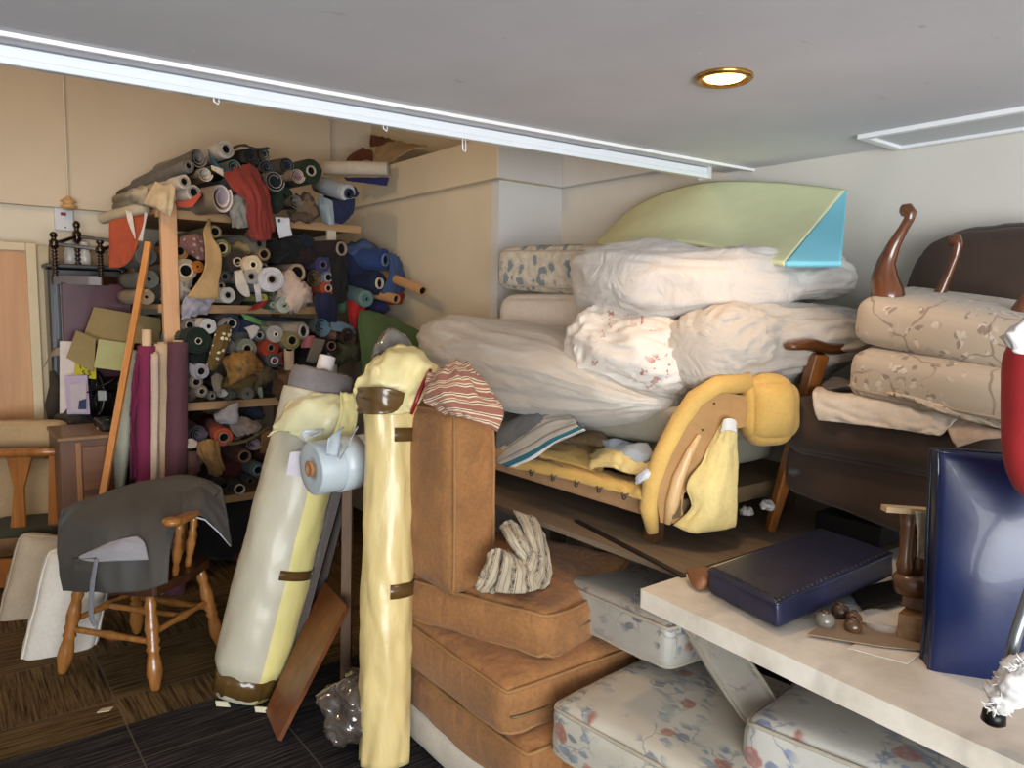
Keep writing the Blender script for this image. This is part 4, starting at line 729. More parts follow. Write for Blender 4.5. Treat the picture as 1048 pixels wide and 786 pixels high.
m.add(vs, [(i*4+k, i*4+(k+1) % 4, (i+1)*4+(k+1) % 4, (i+1)*4+k) for i in range(len(cp)-1) for k in range(4)]+[(3, 2, 1, 0), tuple(len(vs)-4+k for k in range(4))]); m.obj('crest_rail', OAK, ch, smooth=False, bev=.006)
SPP = [(0, .012), (.12, .016), (.22, .012), (.3, .018), (.45, .022), (.6, .014), (.66, .019), (.72, .013), (.88, .017), (1, .011)]
for t in range(0, 15, 2): M().lathe(bow(t/14, .442, .84), bow(t/14, .69), SPP, 12).obj('spindle', OAK, ch)
GC = fab('#423f3a', .14, .7, 5, 200, .2)
gcl = M(); gcl.patch([[P(*p) for p in r] for r in ([(108, 535, 3.58), (150, 524, 3.70), (190, 520, 3.76), (224, 522, 3.70)], [(68, 523, 3.17), (122, 502, 3.42), (186, 489, 3.52), (228, 499, 3.44)], [(60, 532, 3.12), (106, 516, 3.22), (165, 508, 3.33), (214, 512, 3.34)], [(60, 550, 3.13), (106, 536, 3.08), (150, 531, 3.16), (186, 530, 3.20)], [(63, 580, 3.10), (104, 570, 3.02), (145, 564, 3.06), (176, 556, 3.10)], [(66, 604, 3.10), (104, 606, 3.01), (145, 605, 3.0), (172, 597, 3.02)])], 44, 44, .012, 3.5, 3, stretch=(1.2, .8))
gco = gcl.obj('grey_cloth', GC, solid=.005, label='dark grey lined cloth draped over the captains chair', cat='cloth')
m = M(); m.patch([[P(*p) for p in r] for r in ([(188, 496, 3.46), (206, 490, 3.48), (228, 499, 3.42)], [(186, 514, 3.28), (208, 510, 3.32), (231, 524, 3.36)], [(184, 530, 3.20), (208, 530, 3.26), (236, 558, 3.32)])], 22, 18, .010, 3, 8); m.obj('side_drop', GC, gco, solid=.005)
M().tube([P(183, 531, 3.19), P(196, 528, 3.22), P(210, 532, 3.25), P(224, 545, 3.28), P(236, 559, 3.31)], .004, 6).obj('white_edge', fab('#b9b9bd', .05), gco)
m = M(); m.patch([[P(*p) for p in r] for r in ([(97, 562, 3.02), (120, 553, 3.03), (140, 549, 3.06)], [(80, 571, 3.02), (115, 562, 3.0), (148, 556, 3.05)], [(98, 575, 3.0), (120, 574, 2.99), (152, 573, 3.03)])], 16, 10, .003, 3); m.obj('lining', fab('#8f8d92', .06), gco, solid=.004, label='paler grey lining turned outwards')
m = M(); m.patch([[P(75, 572, 3.03), P(100, 570, 3.0)], [P(76, 585, 3.03), P(98, 584, 3.0)], [P(76, 603, 3.05), P(90, 606, 3.02)]], 8, 10, .006); m.obj('flap', GC, gco, solid=.004)
m = M(); m.patch([[P(97, 572, 2.99), P(101, 572, 2.99)], [P(92, 600, 3.0), P(97, 600, 3.0)], [P(91, 630, 3.02), P(96, 630, 3.02)], [P(96, 641, 3.02), P(100, 639, 3.02)]], 3, 16, .002); m.obj('tie', fab('#77777c', .06), gco, solid=.003)
# cushions leaning left of the chair
LN = V((FW.x, FW.y, 0)).normalized()
WC = fab('#cfc9be', .08)
def lean(name, label, c, a, b, hw, hh, ht, mat, rl=.14, cat='cushion', **kw):
    ax = (RT*cos(a)+LN*sin(a)); ax.z = 0; ax.normalize(); nn = ax.cross(Z); up = (Z*cos(b)+ax*sin(b)*.55-nn*sin(b)).normalized(); ax = up.cross(nn).normalized() if False else ax; n2 = ax.cross(up).normalized(); ax = up.cross(n2).normalized()
    ax, up = ax*cos(rl)-up*sin(rl), up*cos(rl)+ax*sin(rl)
    m = M().cushion(c, ax*hw, up*hh, n2*ht, **kw); o = m.obj(name, mat, label=label, cat=cat); 
    for z_ in (.8, -.8): M().rim(m, z_, .005).obj('piping', mat, o)
    return o
lean('cushion', 'white calico cushion leaning against the left legs of the captains chair', P(70, 626, 3.42), .55, .2, .15, .29, .062, WC, r=.05, puff=.04, side=.0, wr=.006, wf=10, seed=2)
lean('cushion', 'beige calico cushion leaning behind the white one at the far left', P(40, 602, 3.80), .45, .18, .15, .28, .055, fab('#a99a84', .1), r=.05, puff=.04, side=0, wr=.006, wf=9, seed=3)
q = PZ(112, 652, .012); M().blob([q, q+RT*.03, q+RT*.07], [.02, .025, .015], [.012, .014, .01], 14, 14, 2, 4, .012, 6, 4, 2).obj('scrap', fab('#5e2438', .2), label='small dark pink fabric scrap on the carpet under the chair', cat='scrap')
M().prism(pts_z([(99, 730), (104, 726), (116, 724), (112, 728)], .002), (0, 0, .004)).obj('scrap', flat('#b9aa90', .8), smooth=False, label='little cream paper scrap on the carpet in front of the chair', cat='scrap')

# ------------------------------------------------------------------ left hand clutter
TAN = wood('#b07a48', '#c99a66', 2, .45, .35, .1)
dp = thing('door_panel', 'orange brown veneered door panel in a cream frame against the left of the back wall', 'door', PY(10, 440, 5.6))
def yq(pts, Y): return [PY(x, y, Y) for x, y in pts]
def down(p, z=0.0): return V((p.x, p.y, z))
c0, c1 = PY(-60, 249, 5.60), PY(26, 257, 5.60)
M().aabb((c0.x, 5.6, .002), (c1.x, 5.63, c1.z)).obj('veneer', TAN, dp, smooth=False)
c2 = PY(37, 257, 5.58); CF = flat('#cfbf9c', .55, var=.06)
M().aabb((c1.x, 5.57, .002), (c2.x, 5.64, c1.z+.05)).aabb((c0.x, 5.57, c1.z), (c1.x, 5.64, c1.z+.05)).obj('frame', CF, dp, smooth=False, bev=.004)
x0, x1 = PY(39, 300, 5.63).x, PY(51, 300, 5.63).x
M().aabb((x0, 5.62, .002), (x1, 5.65, PY(40, 252, 5.63).z)).obj('board', flat('#b9ab8c', .6), smooth=False, label='narrow cream board standing right of the veneered door panel', cat='board')
x0, x1 = PY(52, 300, 5.66).x, PY(112, 300, 5.66).x
M().aabb((x0, 5.655, .002), (x1, 5.67, PY(60, 251, 5.66).z)).obj('board', flat('#7f6b50', .8), smooth=False, label='dull brown hardboard sheet behind the black cabinet', cat='board')
# black cabinet
x0, x1 = PY(49, 300, 5.45).x, PY(125, 300, 5.45).x; zt = PY(80, 271, 5.5).z
bc_ = thing('cabinet', 'tall black lacquered cabinet behind the maroon leather panel', 'cabinet', ((x0+x1)/2, 5.55, 0)); BK = flat('#101013', .3, spec=.6, coat=.3)
M().aabb((x0, 5.42, .05), (x1, 5.65, zt-.03)).obj('body', BK, bc_, smooth=False, bev=.01); M().aabb((x0-.012, 5.40, zt-.028), (x1+.01, 5.652, zt)).obj('top', flat('#3a3a3e', .3), bc_, smooth=False, bev=.008)
M().aabb((x0+.03, 5.44, 0), (x1-.03, 5.63, .05)).obj('plinth', BK, bc_, smooth=False)
M().bar(PY(56, 300, 5.40), PY(57, 425, 5.40), .012, .012).obj('edge_strip', flat('#55555a', .3), bc_, smooth=False)
jm = clear_film((.9, .9, .88), .35)
for x, lab in ((72, 'small clear glass jar on the black cabinet, left of the pair'), (87, 'small clear glass jar on the black cabinet, right of the pair')):
    q = PY(x, 271, 5.58); q.z = zt; t = thing('glass_jar', lab, 'jar', q, 'glass jars on the black cabinet'); M().lathe(q, q+Z*.13, [(0, .03), (.05, .036), (.6, .036), (.75, .028), (1, .028)], 16).obj('glass', jm, t); M().lathe(q+Z*.128, q+Z*.15, [(0, .03), (1, .03)], 14).obj('lid', flat('#d5d2cc', .4), t)
# maroon leather panel
zb = .55
mp_ = [PY(62, 289, 5.3), PY(134, 290, 5.3)]
m = M().aabb((mp_[0].x, 5.3, 1.15), (mp_[1].x, 5.35, mp_[0].z)); m.obj('leather_board', flat('#4a2430', .28, var=.2, coat=.3, sc_=5), smooth=False, bev=.008, label='dark maroon leather covered panel standing in front of the black cabinet', cat='panel')
# barley twist stool upside down
so_ = thing('stool', 'dark barley twist stool standing upside down on the black cabinet', 'stool', (PY(92, 286, 5.35).x, 5.35, PY(92, 290, 5.3).z)); DW = wood('#120905', '#2b170c', 2, .25, 1, .5)
tops = [(54.5, 237, 287, 5.33), (78, 226, 287, 5.56), (102, 245, 290, 5.26), (126, 234, 288, 5.48)]
zs = PY(92, 291, 5.3).z+.045
tp = []
for x, yt, yb, Y in tops:
    a = PY(x, yt, Y); tp.append(a); h = a.z-zs; pr = [(0, .022)]
    for k in range(1, 25): t = k/24*.62; pr.append((t, .015+.007*sin(k*2.1)))
    pr += [(.64, .022), (.66, .027), (.80, .027), (.82, .018), (.86, .013), (.89, .02), (.94, .023), (.98, .016), (1, .006)]
    M().lathe((a.x, a.y, zs), a, pr, 12).obj('leg', DW, so_)
for i, j in ((0, 1), (1, 3), (3, 2), (2, 0)):
    a, b = tp[i].copy(), tp[j].copy(); a.z -= .27*(a.z-zs); b.z -= .27*(b.z-zs); M().bar(a, b, .02, .022).obj('stretcher', DW, so_, smooth=False, bev=.004)
o4 = [V((p.x, p.y, zs-.05)) for p in (tp[0], tp[2], tp[3], tp[1])]; cn = sum(o4, V())/4; o4 = [cn+(p-cn)*1.1 for p in o4]
M().prism(o4, Z*.055).obj('seat', wood('#2a160b', '#4d2c15', 0, .4), so_, smooth=False, bev=.008)
# boxes and papers
CBX = flat('#8d7c54', .85, var=.1)
def sheet(name, lab, pts, mat, cat, th=.004, parent=None, **kw):
    ps = [P(*p) for p in pts]; n_ = (ps[1]-ps[0]).cross(ps[2]-ps[0]).normalized()*th
    return M().prism(ps, n_).obj(name, mat, parent, smooth=False, label=lab, cat=cat, **kw)
bx = thing('cardboard_box', 'open olive brown cardboard box with flaps in front of the maroon panel', 'box', P(112, 384, 4.5))
sheet('back_panel', None, [(83, 350, 4.55), (96, 314, 4.62), (164, 326, 4.66), (166, 352, 4.6)], CBX, None, parent=bx)
sheet('flap', None, [(68, 366, 4.38), (78, 338, 4.45), (98, 347, 4.5), (96, 381, 4.42)], CBX, None, parent=bx)
sheet('flap', None, [(96, 376, 4.42), (101, 347, 4.5), (130, 351, 4.52), (127, 380, 4.44)], flat('#a7a878', .8), None, parent=bx)
sheet('side', None, [(78, 338, 4.45), (83, 350, 4.55), (128, 352, 4.55), (101, 347, 4.5)], CBX, None, parent=bx)
sheet('board', 'white board leaning upright left of the cardboard box above the wooden cabinet', [(61, 424, 4.5), (61, 349, 4.55), (84, 350, 4.55), (84, 424, 4.5)], flat('#d8cdc6', .6), 'board', .01)
ys = sheet('leaflet', 'yellow printed sheet with dark capital letters under the cardboard box', [(76, 386, 4.46), (77, 368, 4.47), (98, 370, 4.47), (98, 388, 4.46)], flat('#c9bb2c', .6), 'leaflet')
def text(name, body, p, xd, size, mat, parent, up=Z):
    cu = bpy.data.curves.new(name, 'FONT'); cu.body = body; cu.size = size; cu.extrude = .0006; tmp = bpy.data.objects.new(name, cu); col.objects.link(tmp)
    dg = bpy.context.evaluated_depsgraph_get(); me = bpy.data.meshes.new_from_object(tmp.evaluated_get(dg)); col.objects.unlink(tmp); bpy.data.objects.remove(tmp)
    xd = V(xd).normalized(); up = (V(up)-xd*V(up).dot(xd)).normalized(); nn = xd.cross(up); R_ = Matrix((xd, up, nn)).transposed().to_4x4(); o0 = ORG[parent.name]
    me.transform(Matrix.Translation(V(p)-o0) @ R_); me.materials.append(mat); o = bpy.data.objects.new(name, me); col.objects.link(o); o.parent = parent; ORG[o.name] = o0; return o
INK = flat('#1d1b16', .7)
text('lettering', 'T BA', P(80, 377.5, 4.445), RT, .045, INK, ys); text('lettering', 'S S', P(84, 384.5, 4.44), RT, .045, INK, ys)
pp = sheet('leaflet', 'lilac printed sheet with a small picture in front of the white board', [(69, 424, 4.40), (66, 385, 4.43), (89, 384, 4.42), (92, 424, 4.39)], flat('#b3a4bd', .6), 'leaflet')
sheet('picture', None, [(73, 422, 4.388), (72, 393, 4.402), (88, 391, 4.392), (89, 422, 4.378)], flat('#b9b0b6', .6), None, .001, pp)
sheet('emblem', None, [(80, 419, 4.376), (81, 410, 4.38), (88, 408, 4.376), (88, 419, 4.372)], flat('#2b3a5c', .6), None, .001, pp)
m = M(); m.patch([[P(*p) for p in r] for r in ([(48, 372, 4.6), (56, 358, 4.6), (64, 356, 4.6)], [(46, 376, 4.58), (52, 366, 4.56), (62, 364, 4.58)])], 8, 8, .005); m.obj('rag', fab('#8f8470', .15), solid=.006, label='twisted cream cord tuft left of the white board', cat='rag')
# wooden cabinet with machine and tools
ct = PZ(88, 448, .82)
wc = thing('drawer_cabinet', 'brown wooden drawer cabinet below the old machine left of the standing rolls', 'cabinet', (ct.x, 4.75, 0)); WC2 = wood('#4e2f1b', '#6d462a', 2, .5, .6, .1)
x0, x1 = PY(61, 460, 4.5).x, PY(116, 460, 4.5).x; zc = PY(88, 446, 4.5).z
M().aabb((x0, 4.5, 0), (x1, 4.95, zc-.02)).obj('carcass', WC2, wc, smooth=False, bev=.004); M().aabb((x0-.01, 4.48, zc-.02), (x1+.01, 4.95, zc)).obj('top', wood('#6b5038', '#8a6b4c', 0, .6), wc, smooth=False, bev=.004)
xm = x0+(x1-x0)*.33; M().aabb((xm-.012, 4.485, .05), (xm+.012, 4.499, zc-.03)).obj('divider', wood('#84562f', '#a5713f', 2), wc, smooth=False)
for k in range(3): z1 = .08+k*.27; d_ = M().aabb((xm+.02, 4.488, z1), (x1-.02, 4.499, z1+.24)).obj('drawer', wood('#5b3821', '#7b5030', 0), wc, smooth=False, bev=.003)
mc = thing('machine', 'old black cast iron machine with a large wheel on the wooden cabinet', 'machine', P(105, 440, 4.55)); IR = flat('#15120f', .35, metal=.4, var=.3)
q = P(97, 404, 4.5); wl = [q+(RT*.6+LN*.8)*(.055*cos(k*2*pi/28))*1+Z*(.135*sin(k*2*pi/28)) for k in range(28)]; M().tube(wl, .018, 8, closed=True).obj('wheel', IR, mc)
for k in range(5): M().tube([q, wl[int(k*28/5)]], .007, 6).obj('spoke', IR, mc)
M().box(P(98, 402, 4.62), RT*.16, LN*.12, Z*.085).obj('arm', IR, mc, smooth=False, bev=.02); M().box(P(112, 436, 4.6), RT*.09, LN*.12, Z*.22).obj('column', IR, mc, smooth=False, bev=.02); M().aabb((P(84, 440, 4.6).x, 4.58, zc), (P(116, 440, 4.6).x, 4.85, zc+.05)).obj('base', IR, mc, smooth=False, bev=.01)
M().box(P(100, 410, 4.44), RT*.05, LN*.02, Z*.06).obj('plate', flat('#9aa09e', .4), mc, smooth=False, bev=.004)
M().tube([P(82, 405, 4.42), P(95, 399, 4.4), P(108, 393, 4.42), P(122, 385, 4.45)], .005, 6).obj('lever', IR, mc)
t = thing('hand_tool', 'pale grey metal hand tool on the edge of the wooden cabinet', 'tool', P(104, 446, 4.16)); TM = flat('#8f979c', .35, metal=.3)
M().bar(P(99, 446, 4.16), P(104, 434, 4.16), .03, .02, up=FW).obj('handle', TM, t, smooth=False, bev=.005); M().bar(P(102, 434, 4.16), P(112, 432, 4.18), .035, .025, up=FW).obj('head', TM, t, smooth=False, bev=.005)
for pts, cc_, lab in (([(62, 432, 4.55), (75, 428, 4.52), (88, 434, 4.5)], '#4a4036', 'dark grey rag heap on the left of the wooden cabinet'), ([(78, 440, 4.48), (90, 436, 4.46), (100, 440, 4.48)], '#1d1a18', 'black rag heap at the front of the wooden cabinet')):
    M().blob([P(*p) for p in pts], [.05, .07, .04], [.035, .045, .03], 22, 22, 2, 4, .03, 8, 4, 3).obj('rag', fab(cc_, .3), label=lab, cat='rag')
m = M(); m.tube([P(57, 440, 4.6), P(53, 415, 4.6), P(56, 395, 4.6), P(54, 380, 4.62)], [.03, .04, .03, .02], 10); m.obj('rolled_rag', fab('#3a3128', .3), label='dark hanging rag between the narrow board and the white board', cat='rag')
# chair with splat at the far left
sc_ = thing('dining_chair', 'wooden splat back dining chair with a mossy green seat at the far left edge', 'chair', P(25, 600, 4.1)); RW = wood('#7a451f', '#a9703a', 2, .3, .8, .4)
D1 = 4.05
M().tube([P(-30, 466, D1), P(0, 464, D1), P(30, 463, D1), P(60, 462, D1)], [.03, .028, .026, .024], 8).obj('crest_rail', RW, sc_)
M().prism([P(50, 466, D1), P(61, 464, D1), P(56, 620, D1), P(48, 620, D1)], LN*.03).obj('stile', RW, sc_, smooth=False, bev=.006)
M().prism([P(6, 468, D1), P(32, 468, D1), P(24, 500, D1), P(26, 545, D1), P(10, 545, D1), P(14, 500, D1)], LN*.015).obj('splat', RW, sc_, smooth=False, bev=.004)
s0 = P(56, 548, D1-.05); M().box(P(-40, 556, D1-.06), (s0-P(-40, 556, D1-.06)), LN*.4, Z*.05).obj('seat', fab('#33331f', .3), sc_, smooth=False, bev=.012)
M().prism([P(-40, 575, D1-.05), P(50, 570, D1-.05), P(50, 598, D1-.05), P(-40, 605, D1-.05)], LN*.03).obj('seat_rail', RW, sc_, smooth=False, bev=.006)
for x in (-38, 50): q = P(x, 585, D1-.03); M().bar(q, down(q, .001), .04, .04).obj('leg', RW, sc_, smooth=False)
px_cush('cushion', 'cream upholstered back pad lying above the splat back chair at the far left', P(-40, 448, 4.25), P(60, 447, 4.25), .082, .05, fab('#b59a74', .06), deep=LN, r=.03, puff=.01)
px_cush('cushion', 'second cream pad seen through the splats of the far left chair', P(-40, 505, 4.35), P(56, 505, 4.35), .20, .04, fab('#a58c69', .06), deep=LN, r=.03, puff=.01)
# battens and standing rolls
def toground(a, b, e=.001): d = (b-a).normalized(); return a+d*((a.z-e)/-d.z)
a_ = P(152, 248, 4.25); b_ = P(106, 502, 3.85); M().bar(a_, toground(a_, b_), .035, .022, up=FW).obj('batten', wood('#b5743c', '#d09354', 2, .5, .5, .1), smooth=False, bev=.002, label='long orange pine batten leaning diagonally left of the standing rolls', cat='batten')
def stand(label, a, b, r, c, core=None, wr=.004, var=.12, ext=.0):
    a, b = P(*a), P(*b); b = toground(a, b); m, d, L_, s, q = wrapped(b, a, [(0, r), (.5, r*1.02), (1, r*.97)], r*50, wr=wr, seg=28, n=24)
    o = m.obj('fabric_roll', fab(c, var, .85, 6), label=label, cat='fabric roll', group='rolls standing on end')
    t = M(); rr = r*.55; rs = []
    e = core[1] if core else .01; cm = core[0] if core else '#b9a27c'
    for r1, z in ((rr, -.05), (rr, e), (rr*.75, e), (rr*.72, -.04), (0, -.04)): rs.append([a+d*z+(s*cos(2*pi*k/20)+q*sin(2*pi*k/20))*r1 for k in range(20)])
    t.add(sum(rs, []), [(i*20+k, i*20+(k+1) % 20, (i+1)*20+(k+1) % 20, (i+1)*20+k) for i in range(4) for k in range(20)]); t.obj('cardboard_tube', flat(cm, .8), o); return o
stand('pale mint standing roll beside the orange pine batten', (137, 360, 4.2), (117, 500, 4.1), .05, '#b5b8a4')
mg = stand('magenta standing roll with loose ruffled edge', (150, 354, 4.1), (148, 492, 4.08), .046, '#7a2148', ('#d0b596', .09))
m = M(); m.patch([[P(*p) for p in r] for r in ([(144, 352, 4.06), (139, 362, 4.05)], [(142, 395, 4.05), (135, 402, 4.02)], [(140, 440, 4.04), (135, 440, 4.0)], [(142, 490, 4.04), (134, 492, 4.0)])], 8, 30, .016, 6, 4); m.obj('loose_edge', fab('#6d1c42', .15), mg, solid=.005)
stand('thin cream white standing roll squeezed between the magenta and cream ones', (159, 362, 4.05), (158, 492, 4.03), .018, '#c9b3a0')
stand('cream standing roll between the magenta and plum rolls', (166, 352, 4.15), (165, 492, 4.1), .042, '#bfa588')
stand('plum purple standing roll at the right of the group', (182, 350, 4.15), (180, 492, 4.1), .054, '#5a3440')
q = P(172, 342, 4.3); qb = toground(q, P(170, 492, 4.3)); m, *_ = wrapped(qb, q, [(0, .035), (1, .035)], 3, wr=.003, seg=20, n=12); m.obj('fabric_roll', flat('#39566f', .4), label='blue vinyl standing roll peeping out behind the cream and plum rolls', cat='fabric roll', group='rolls standing on end')
# ------------------------------------------------------------------ shelving and its rolls
SF = 4.617
def S(x, y, o=0): return PY(x, y, SF-o)
SW = wood('#8a6a47', '#b08a5f', 0, .6, .5, .05); SWV = wood('#c28f62', '#dbab80', 2, .6, .5, .05)
su = thing('shelving_unit', 'deep timber shelving unit crammed with fabric rolls along the back wall', 'shelving', (1.65, 5.1, 0))
for zt, xr in ((2.165, 2.30), (1.625, 2.12), (1.045, 2.12), (.455, 2.12)): M().aabb((1.03, SF, zt-.05), (xr, SF+.03, zt)).aabb((1.03, SF+.03, zt-.03), (xr, 5.65, zt)).obj('shelf', SW, su, smooth=False, bev=.003)
M().aabb((1.045, SF-.05, 0), (1.13, SF-.002, 2.29)).obj('post', SWV, su, smooth=False, bev=.003)
M().aabb((2.05, SF-.03, 0), (2.11, SF-.001, 2.12)).obj('post', wood('#a39a88', '#bdb3a0', 2, .6, .5), su, smooth=False, bev=.003)
for x_ in (1.05, 2.06): M().aabb((x_, 5.60, 0), (x_+.05, 5.649, 2.13)).obj('post', SW, su, smooth=False)
GRP = 'fabric rolls on the shelving'
TUBE = {}
def axis(dev): return V((dev[0], 1, dev[1])).normalized()
def frame_(ax): s = ax.cross(Z).normalized(); return s, s.cross(ax).normalized()
def rings(m, c, ax, rs, n=26, ov=1.0, nzv=0, seed=0, mi=0):
    s, q = frame_(ax); L = []
    for r, z in rs: L.append([c+ax*z+(s*cos(2*pi*k/n)+q*sin(2*pi*k/n)*ov)*(r*(1+nzv*nz(cos(2*pi*k/n)*1.6+seed, sin(2*pi*k/n)*1.6, z*2+seed))) for k in range(n)])
    m.add(sum(L, []), [(i*n+k, i*n+(k+1) % n, (i+1)*n+(k+1) % n, (i+1)*n+k) for i in range(len(rs)-1) for k in range(n)], mi)
def roll(label, x, y, r, c, o=0, core='#b59c78', rc=.5, L=.95, dev=(0, 0), mat=None, ov=1.0, proud=.012, nzv=.09, name='fabric_roll'):
    p = S(x, y, o); R = r*depth(p)/760; ax = axis(dev); m = M(); L = min(L+o, (5.64-p.y)/ax.y); sd = x*.37+y
    ri = R*rc if core else R*.22
    k = 4 if R > .035 else 2; rs = [(ri, .02)]
    for i in range(k):
        a = ri+(R-ri)*i/k; b = ri+(R-ri)*(i+1)/k; rs += [(a, .004*(i % 2)), (b*.985, -.003+.004*(i % 2)), (b*.99, .006)]
    rs[-1] = (R, .004); rs += [(R*1.01, L*.3), (R*1.0, L*.6), (R*.98, L), (0, L)]
    rings(m, p, ax, rs, 26, ov, nzv, sd); o_ = m.obj(name, mat or fab(c, .2, .9, 12, 220, .3), label=label, cat='fabric roll', group=GRP, org=p)
    if core:
        t = M(); rings(t, p, ax, [(ri*1.0, .05), (ri, -proud), (ri*.78, -proud-.001), (ri*.74, .004)], 22, ov); rings(t, p, ax, [(ri*.74, .004), (ri*.7, .14), (0, .14)], 22, ov, mi=1)
        t.obj('cardboard_tube', [flat(core, .85), HOLE_SHADE], o_)
    return o_
def scroll(label, x, y, rx, ry, c, o=0, turns=2.2, inner=.35, L=.95, dev=(0, 0), rot=0, mat=None, th=.006, name='fabric_roll', wob=.06, mi_in=None):
    p = S(x, y, o); k_ = depth(p)/760; ax = axis(dev); s, q = frame_(ax); L = min(L+o, (5.64-p.y)/ax.y); n = int(turns*26); A = []; m = M(); sd = x*.31+y*.7
    for side in (0, 1):
        for z in (0, L*.5, L):
            for i in range(n+1):
                t = i/n; an = rot-2*pi*turns*t; f = (1-(1-inner)*t)*(1+wob*nz(an*.4, sd, z)); f = f-side*th/(rx*k_) if f > .15 else f*(1-.2*side)
                A.append(p+ax*(z+.006*nz(an*.5, sd, 3))+(s*cos(an)*rx+q*sin(an)*ry)*k_*f)
    w = n+1; fs = []; mi = []
    for sd_ in (0, 1):
        for z in (0, 1):
            for i in range(n): b = (sd_*3+z)*w+i; fs.append((b, b+1, b+1+w, b+w)); mi.append(sd_ if mi_in else 0)
    for i in range(n): fs.append((i, i+1, 3*w+i+1, 3*w+i)); mi.append(0)
    for i in (0, n): fs.append((i, 3*w+i, 4*w+i, w+i)); mi.append(0); fs.append((w+i, 4*w+i, 5*w+i, 2*w+i)); mi.append(0)
    m.add(A, fs); m.mi = mi; mt = mat or fab(c, .18, .85, 10, 200, .25)
    return m.obj(name, [mt, mi_in] if mi_in else mt, label=label, cat='fabric roll', group=GRP, org=p)
def drape(label, rows, c, nu=18, nv=22, wr=.008, wf=4, mat=None, seed=0, th=.005, cat='cloth', name='draped_cloth', parent=None, stretch=(1.5, .6)):
    m = M().patch([[S(*p) for p in r] for r in rows], nu, nv, wr, wf, seed+rows[0][0][0], stretch=stretch)
    return m.obj(name, mat or fab(c, .2, .9, 9), parent, label=label, cat=cat, solid=th)
def bundle(label, x, y, rx, ry, c, o=.03, dp=.25, wr=.016, mat=None, seed=0, tilt=0, fa=8):
    p = S(x, y, o); k_ = depth(p)/760; m = M().blob([p+V((0, -.02, tilt*.1)), p+V((0, dp*.4, 0)), p+V((0, dp, -tilt*.1))], [rx*k_*.75, rx*k_, rx*k_*.9], [ry*k_*.75, ry*k_, ry*k_*.9], 34, 22, 2, 4, wr, fa, 3, seed+x, side=(1, 0, 0))
    return m.obj('fabric_bundle', mat or fab(c, .28, .92, 12), label=label, cat='fabric', group='fabric bundles on the shelving')
def long_roll(label, a, b, r, c, core='#b59c78', rc=.55, mat=None, name='fabric_roll', cat='fabric roll', core_at=1):
    # visible along its length, b is the near end
    a, b = S(*a), S(*b); ax = (a-b).normalized(); R = r*depth(b)/760; m = M(); L = (a-b).length
    rings(m, b, ax, [(R*rc, .03), (R*rc, .004), (R*.8, -.003), (R*.99, .004), (R, .01), (R*1.01, L*.5), (R, L), (0, L)], 26, 1, .05, r); o_ = m.obj(name, mat or fab(c, .15, .85, 9), label=label, cat=cat, group=GRP, org=b)
    if core: t = M(); rings(t, b, ax, [(R*rc, .06), (R*rc, -.012), (R*rc*.76, -.013), (R*rc*.73, .01)], 22); rings(t, b, ax, [(R*rc*.73, .01), (R*rc*.7, .12), (0, .12)], 22, mi=1); t.obj('cardboard_tube', [flat(core, .85), HOLE_SHADE], o_)
    return o_
def tube_(label, a, b, r, c='#a87c50'):
    a, b = S(*a), S(*b); ax = (a-b).normalized(); R = r*depth(b)/760; L = (a-b).length; t = M(); rings(t, b, ax, [(R, L), (R, 0), (R*.76, -.001), (R*.74, .02)], 22); rings(t, b, ax, [(R*.74, .02), (R*.7, .12), (0, .12)], 22, mi=1); rings(t, b, ax, [(R, L), (0, L)], 22)
    return t.obj('cardboard_tube', [flat(c, .85), HOLE_SHADE], label=label, cat='cardboard tube')
# --- pile on the top shelf
V3 = (-.12, .05)
scroll('grey vinyl roll with a wide dark mouth at the top left of the upper pile', 203, 161, 9, 11, '#6d6864', .12, 2.4, .3, dev=(-.1, -.05))
roll('slim grey roll just below the wide mouthed grey vinyl', 192.6, 170, 6.5, '#6a6560', .16, dev=(-.12, -.05), rc=.6, core='#6a6560')
scroll('plain grey roll lowest of the grey ones at the upper left, pointing to the wall', 176, 186, 7, 8, '#77726b', .05, 2, .3, dev=(-.05, 0))
roll('pale grey roll at the peak of the upper pile', 231, 153, 9, '#a9a49c', .12, core='#8c8880', rc=.6, dev=(-.1, 0))
drape('blue vinyl sheet wrapped below the roll at the peak of the pile', [[(214, 153, .06), (216, 160, .14), (222, 168, .16)], [(216, 164, .06), (222, 170, .16), (230, 174, .17)], [(222, 171, .06), (232, 176, .15), (240, 170, .15)]], '#1d4a63', wr=.004)
scroll('dark green grey roll with rolled mouth under the peak of the pile', 240, 171, 9, 9, '#6f7a70', .14, 2, .45, mi_in=fab('#24352c', .2), dev=(-.15, 0))
drape('cream tail hanging from the dark green grey roll', [[(216, 169, .17), (228, 173, .18)], [(217, 174, .18), (230, 181, .18)], [(222, 172, .18), (238, 181, .17)]], '#b9b0a0', 8, 8, .003)
scroll('large black navy scroll right of the peak of the pile', 257, 160, 10, 10, '#2a2c33', .1, 2.8, .3, dev=(-.25, 0), mi_in=fab('#14161c', .2))
scroll('beige backed dark scroll right of the large black one on the pile', 271, 158, 7, 9, '#7d776c', .06, 2.5, .3, dev=(-.2, 0), mi_in=fab('#1d2028', .2))
drape('dark sheet lying over the two black scrolls on the pile', [[(238, 151, 0), (250, 148, 0), (262, 152, 0), (274, 151, 0)], [(236, 154, .1), (248, 150, .12), (262, 153, .1), (276, 152, .07)]], '#25272b', wr=.004)
scroll('cream wrapped roll with folded mouth left of the pinkish tongue', 210, 178, 8, 8, '#bcb3a2', .2, 2, .4, dev=(-.12, 0))
roll('white roll tucked at the left behind the cream flap on the post', 188, 186, 7, '#b8ad9d', .22, core='#8d8375', rc=.65, dev=(-.1, 0))
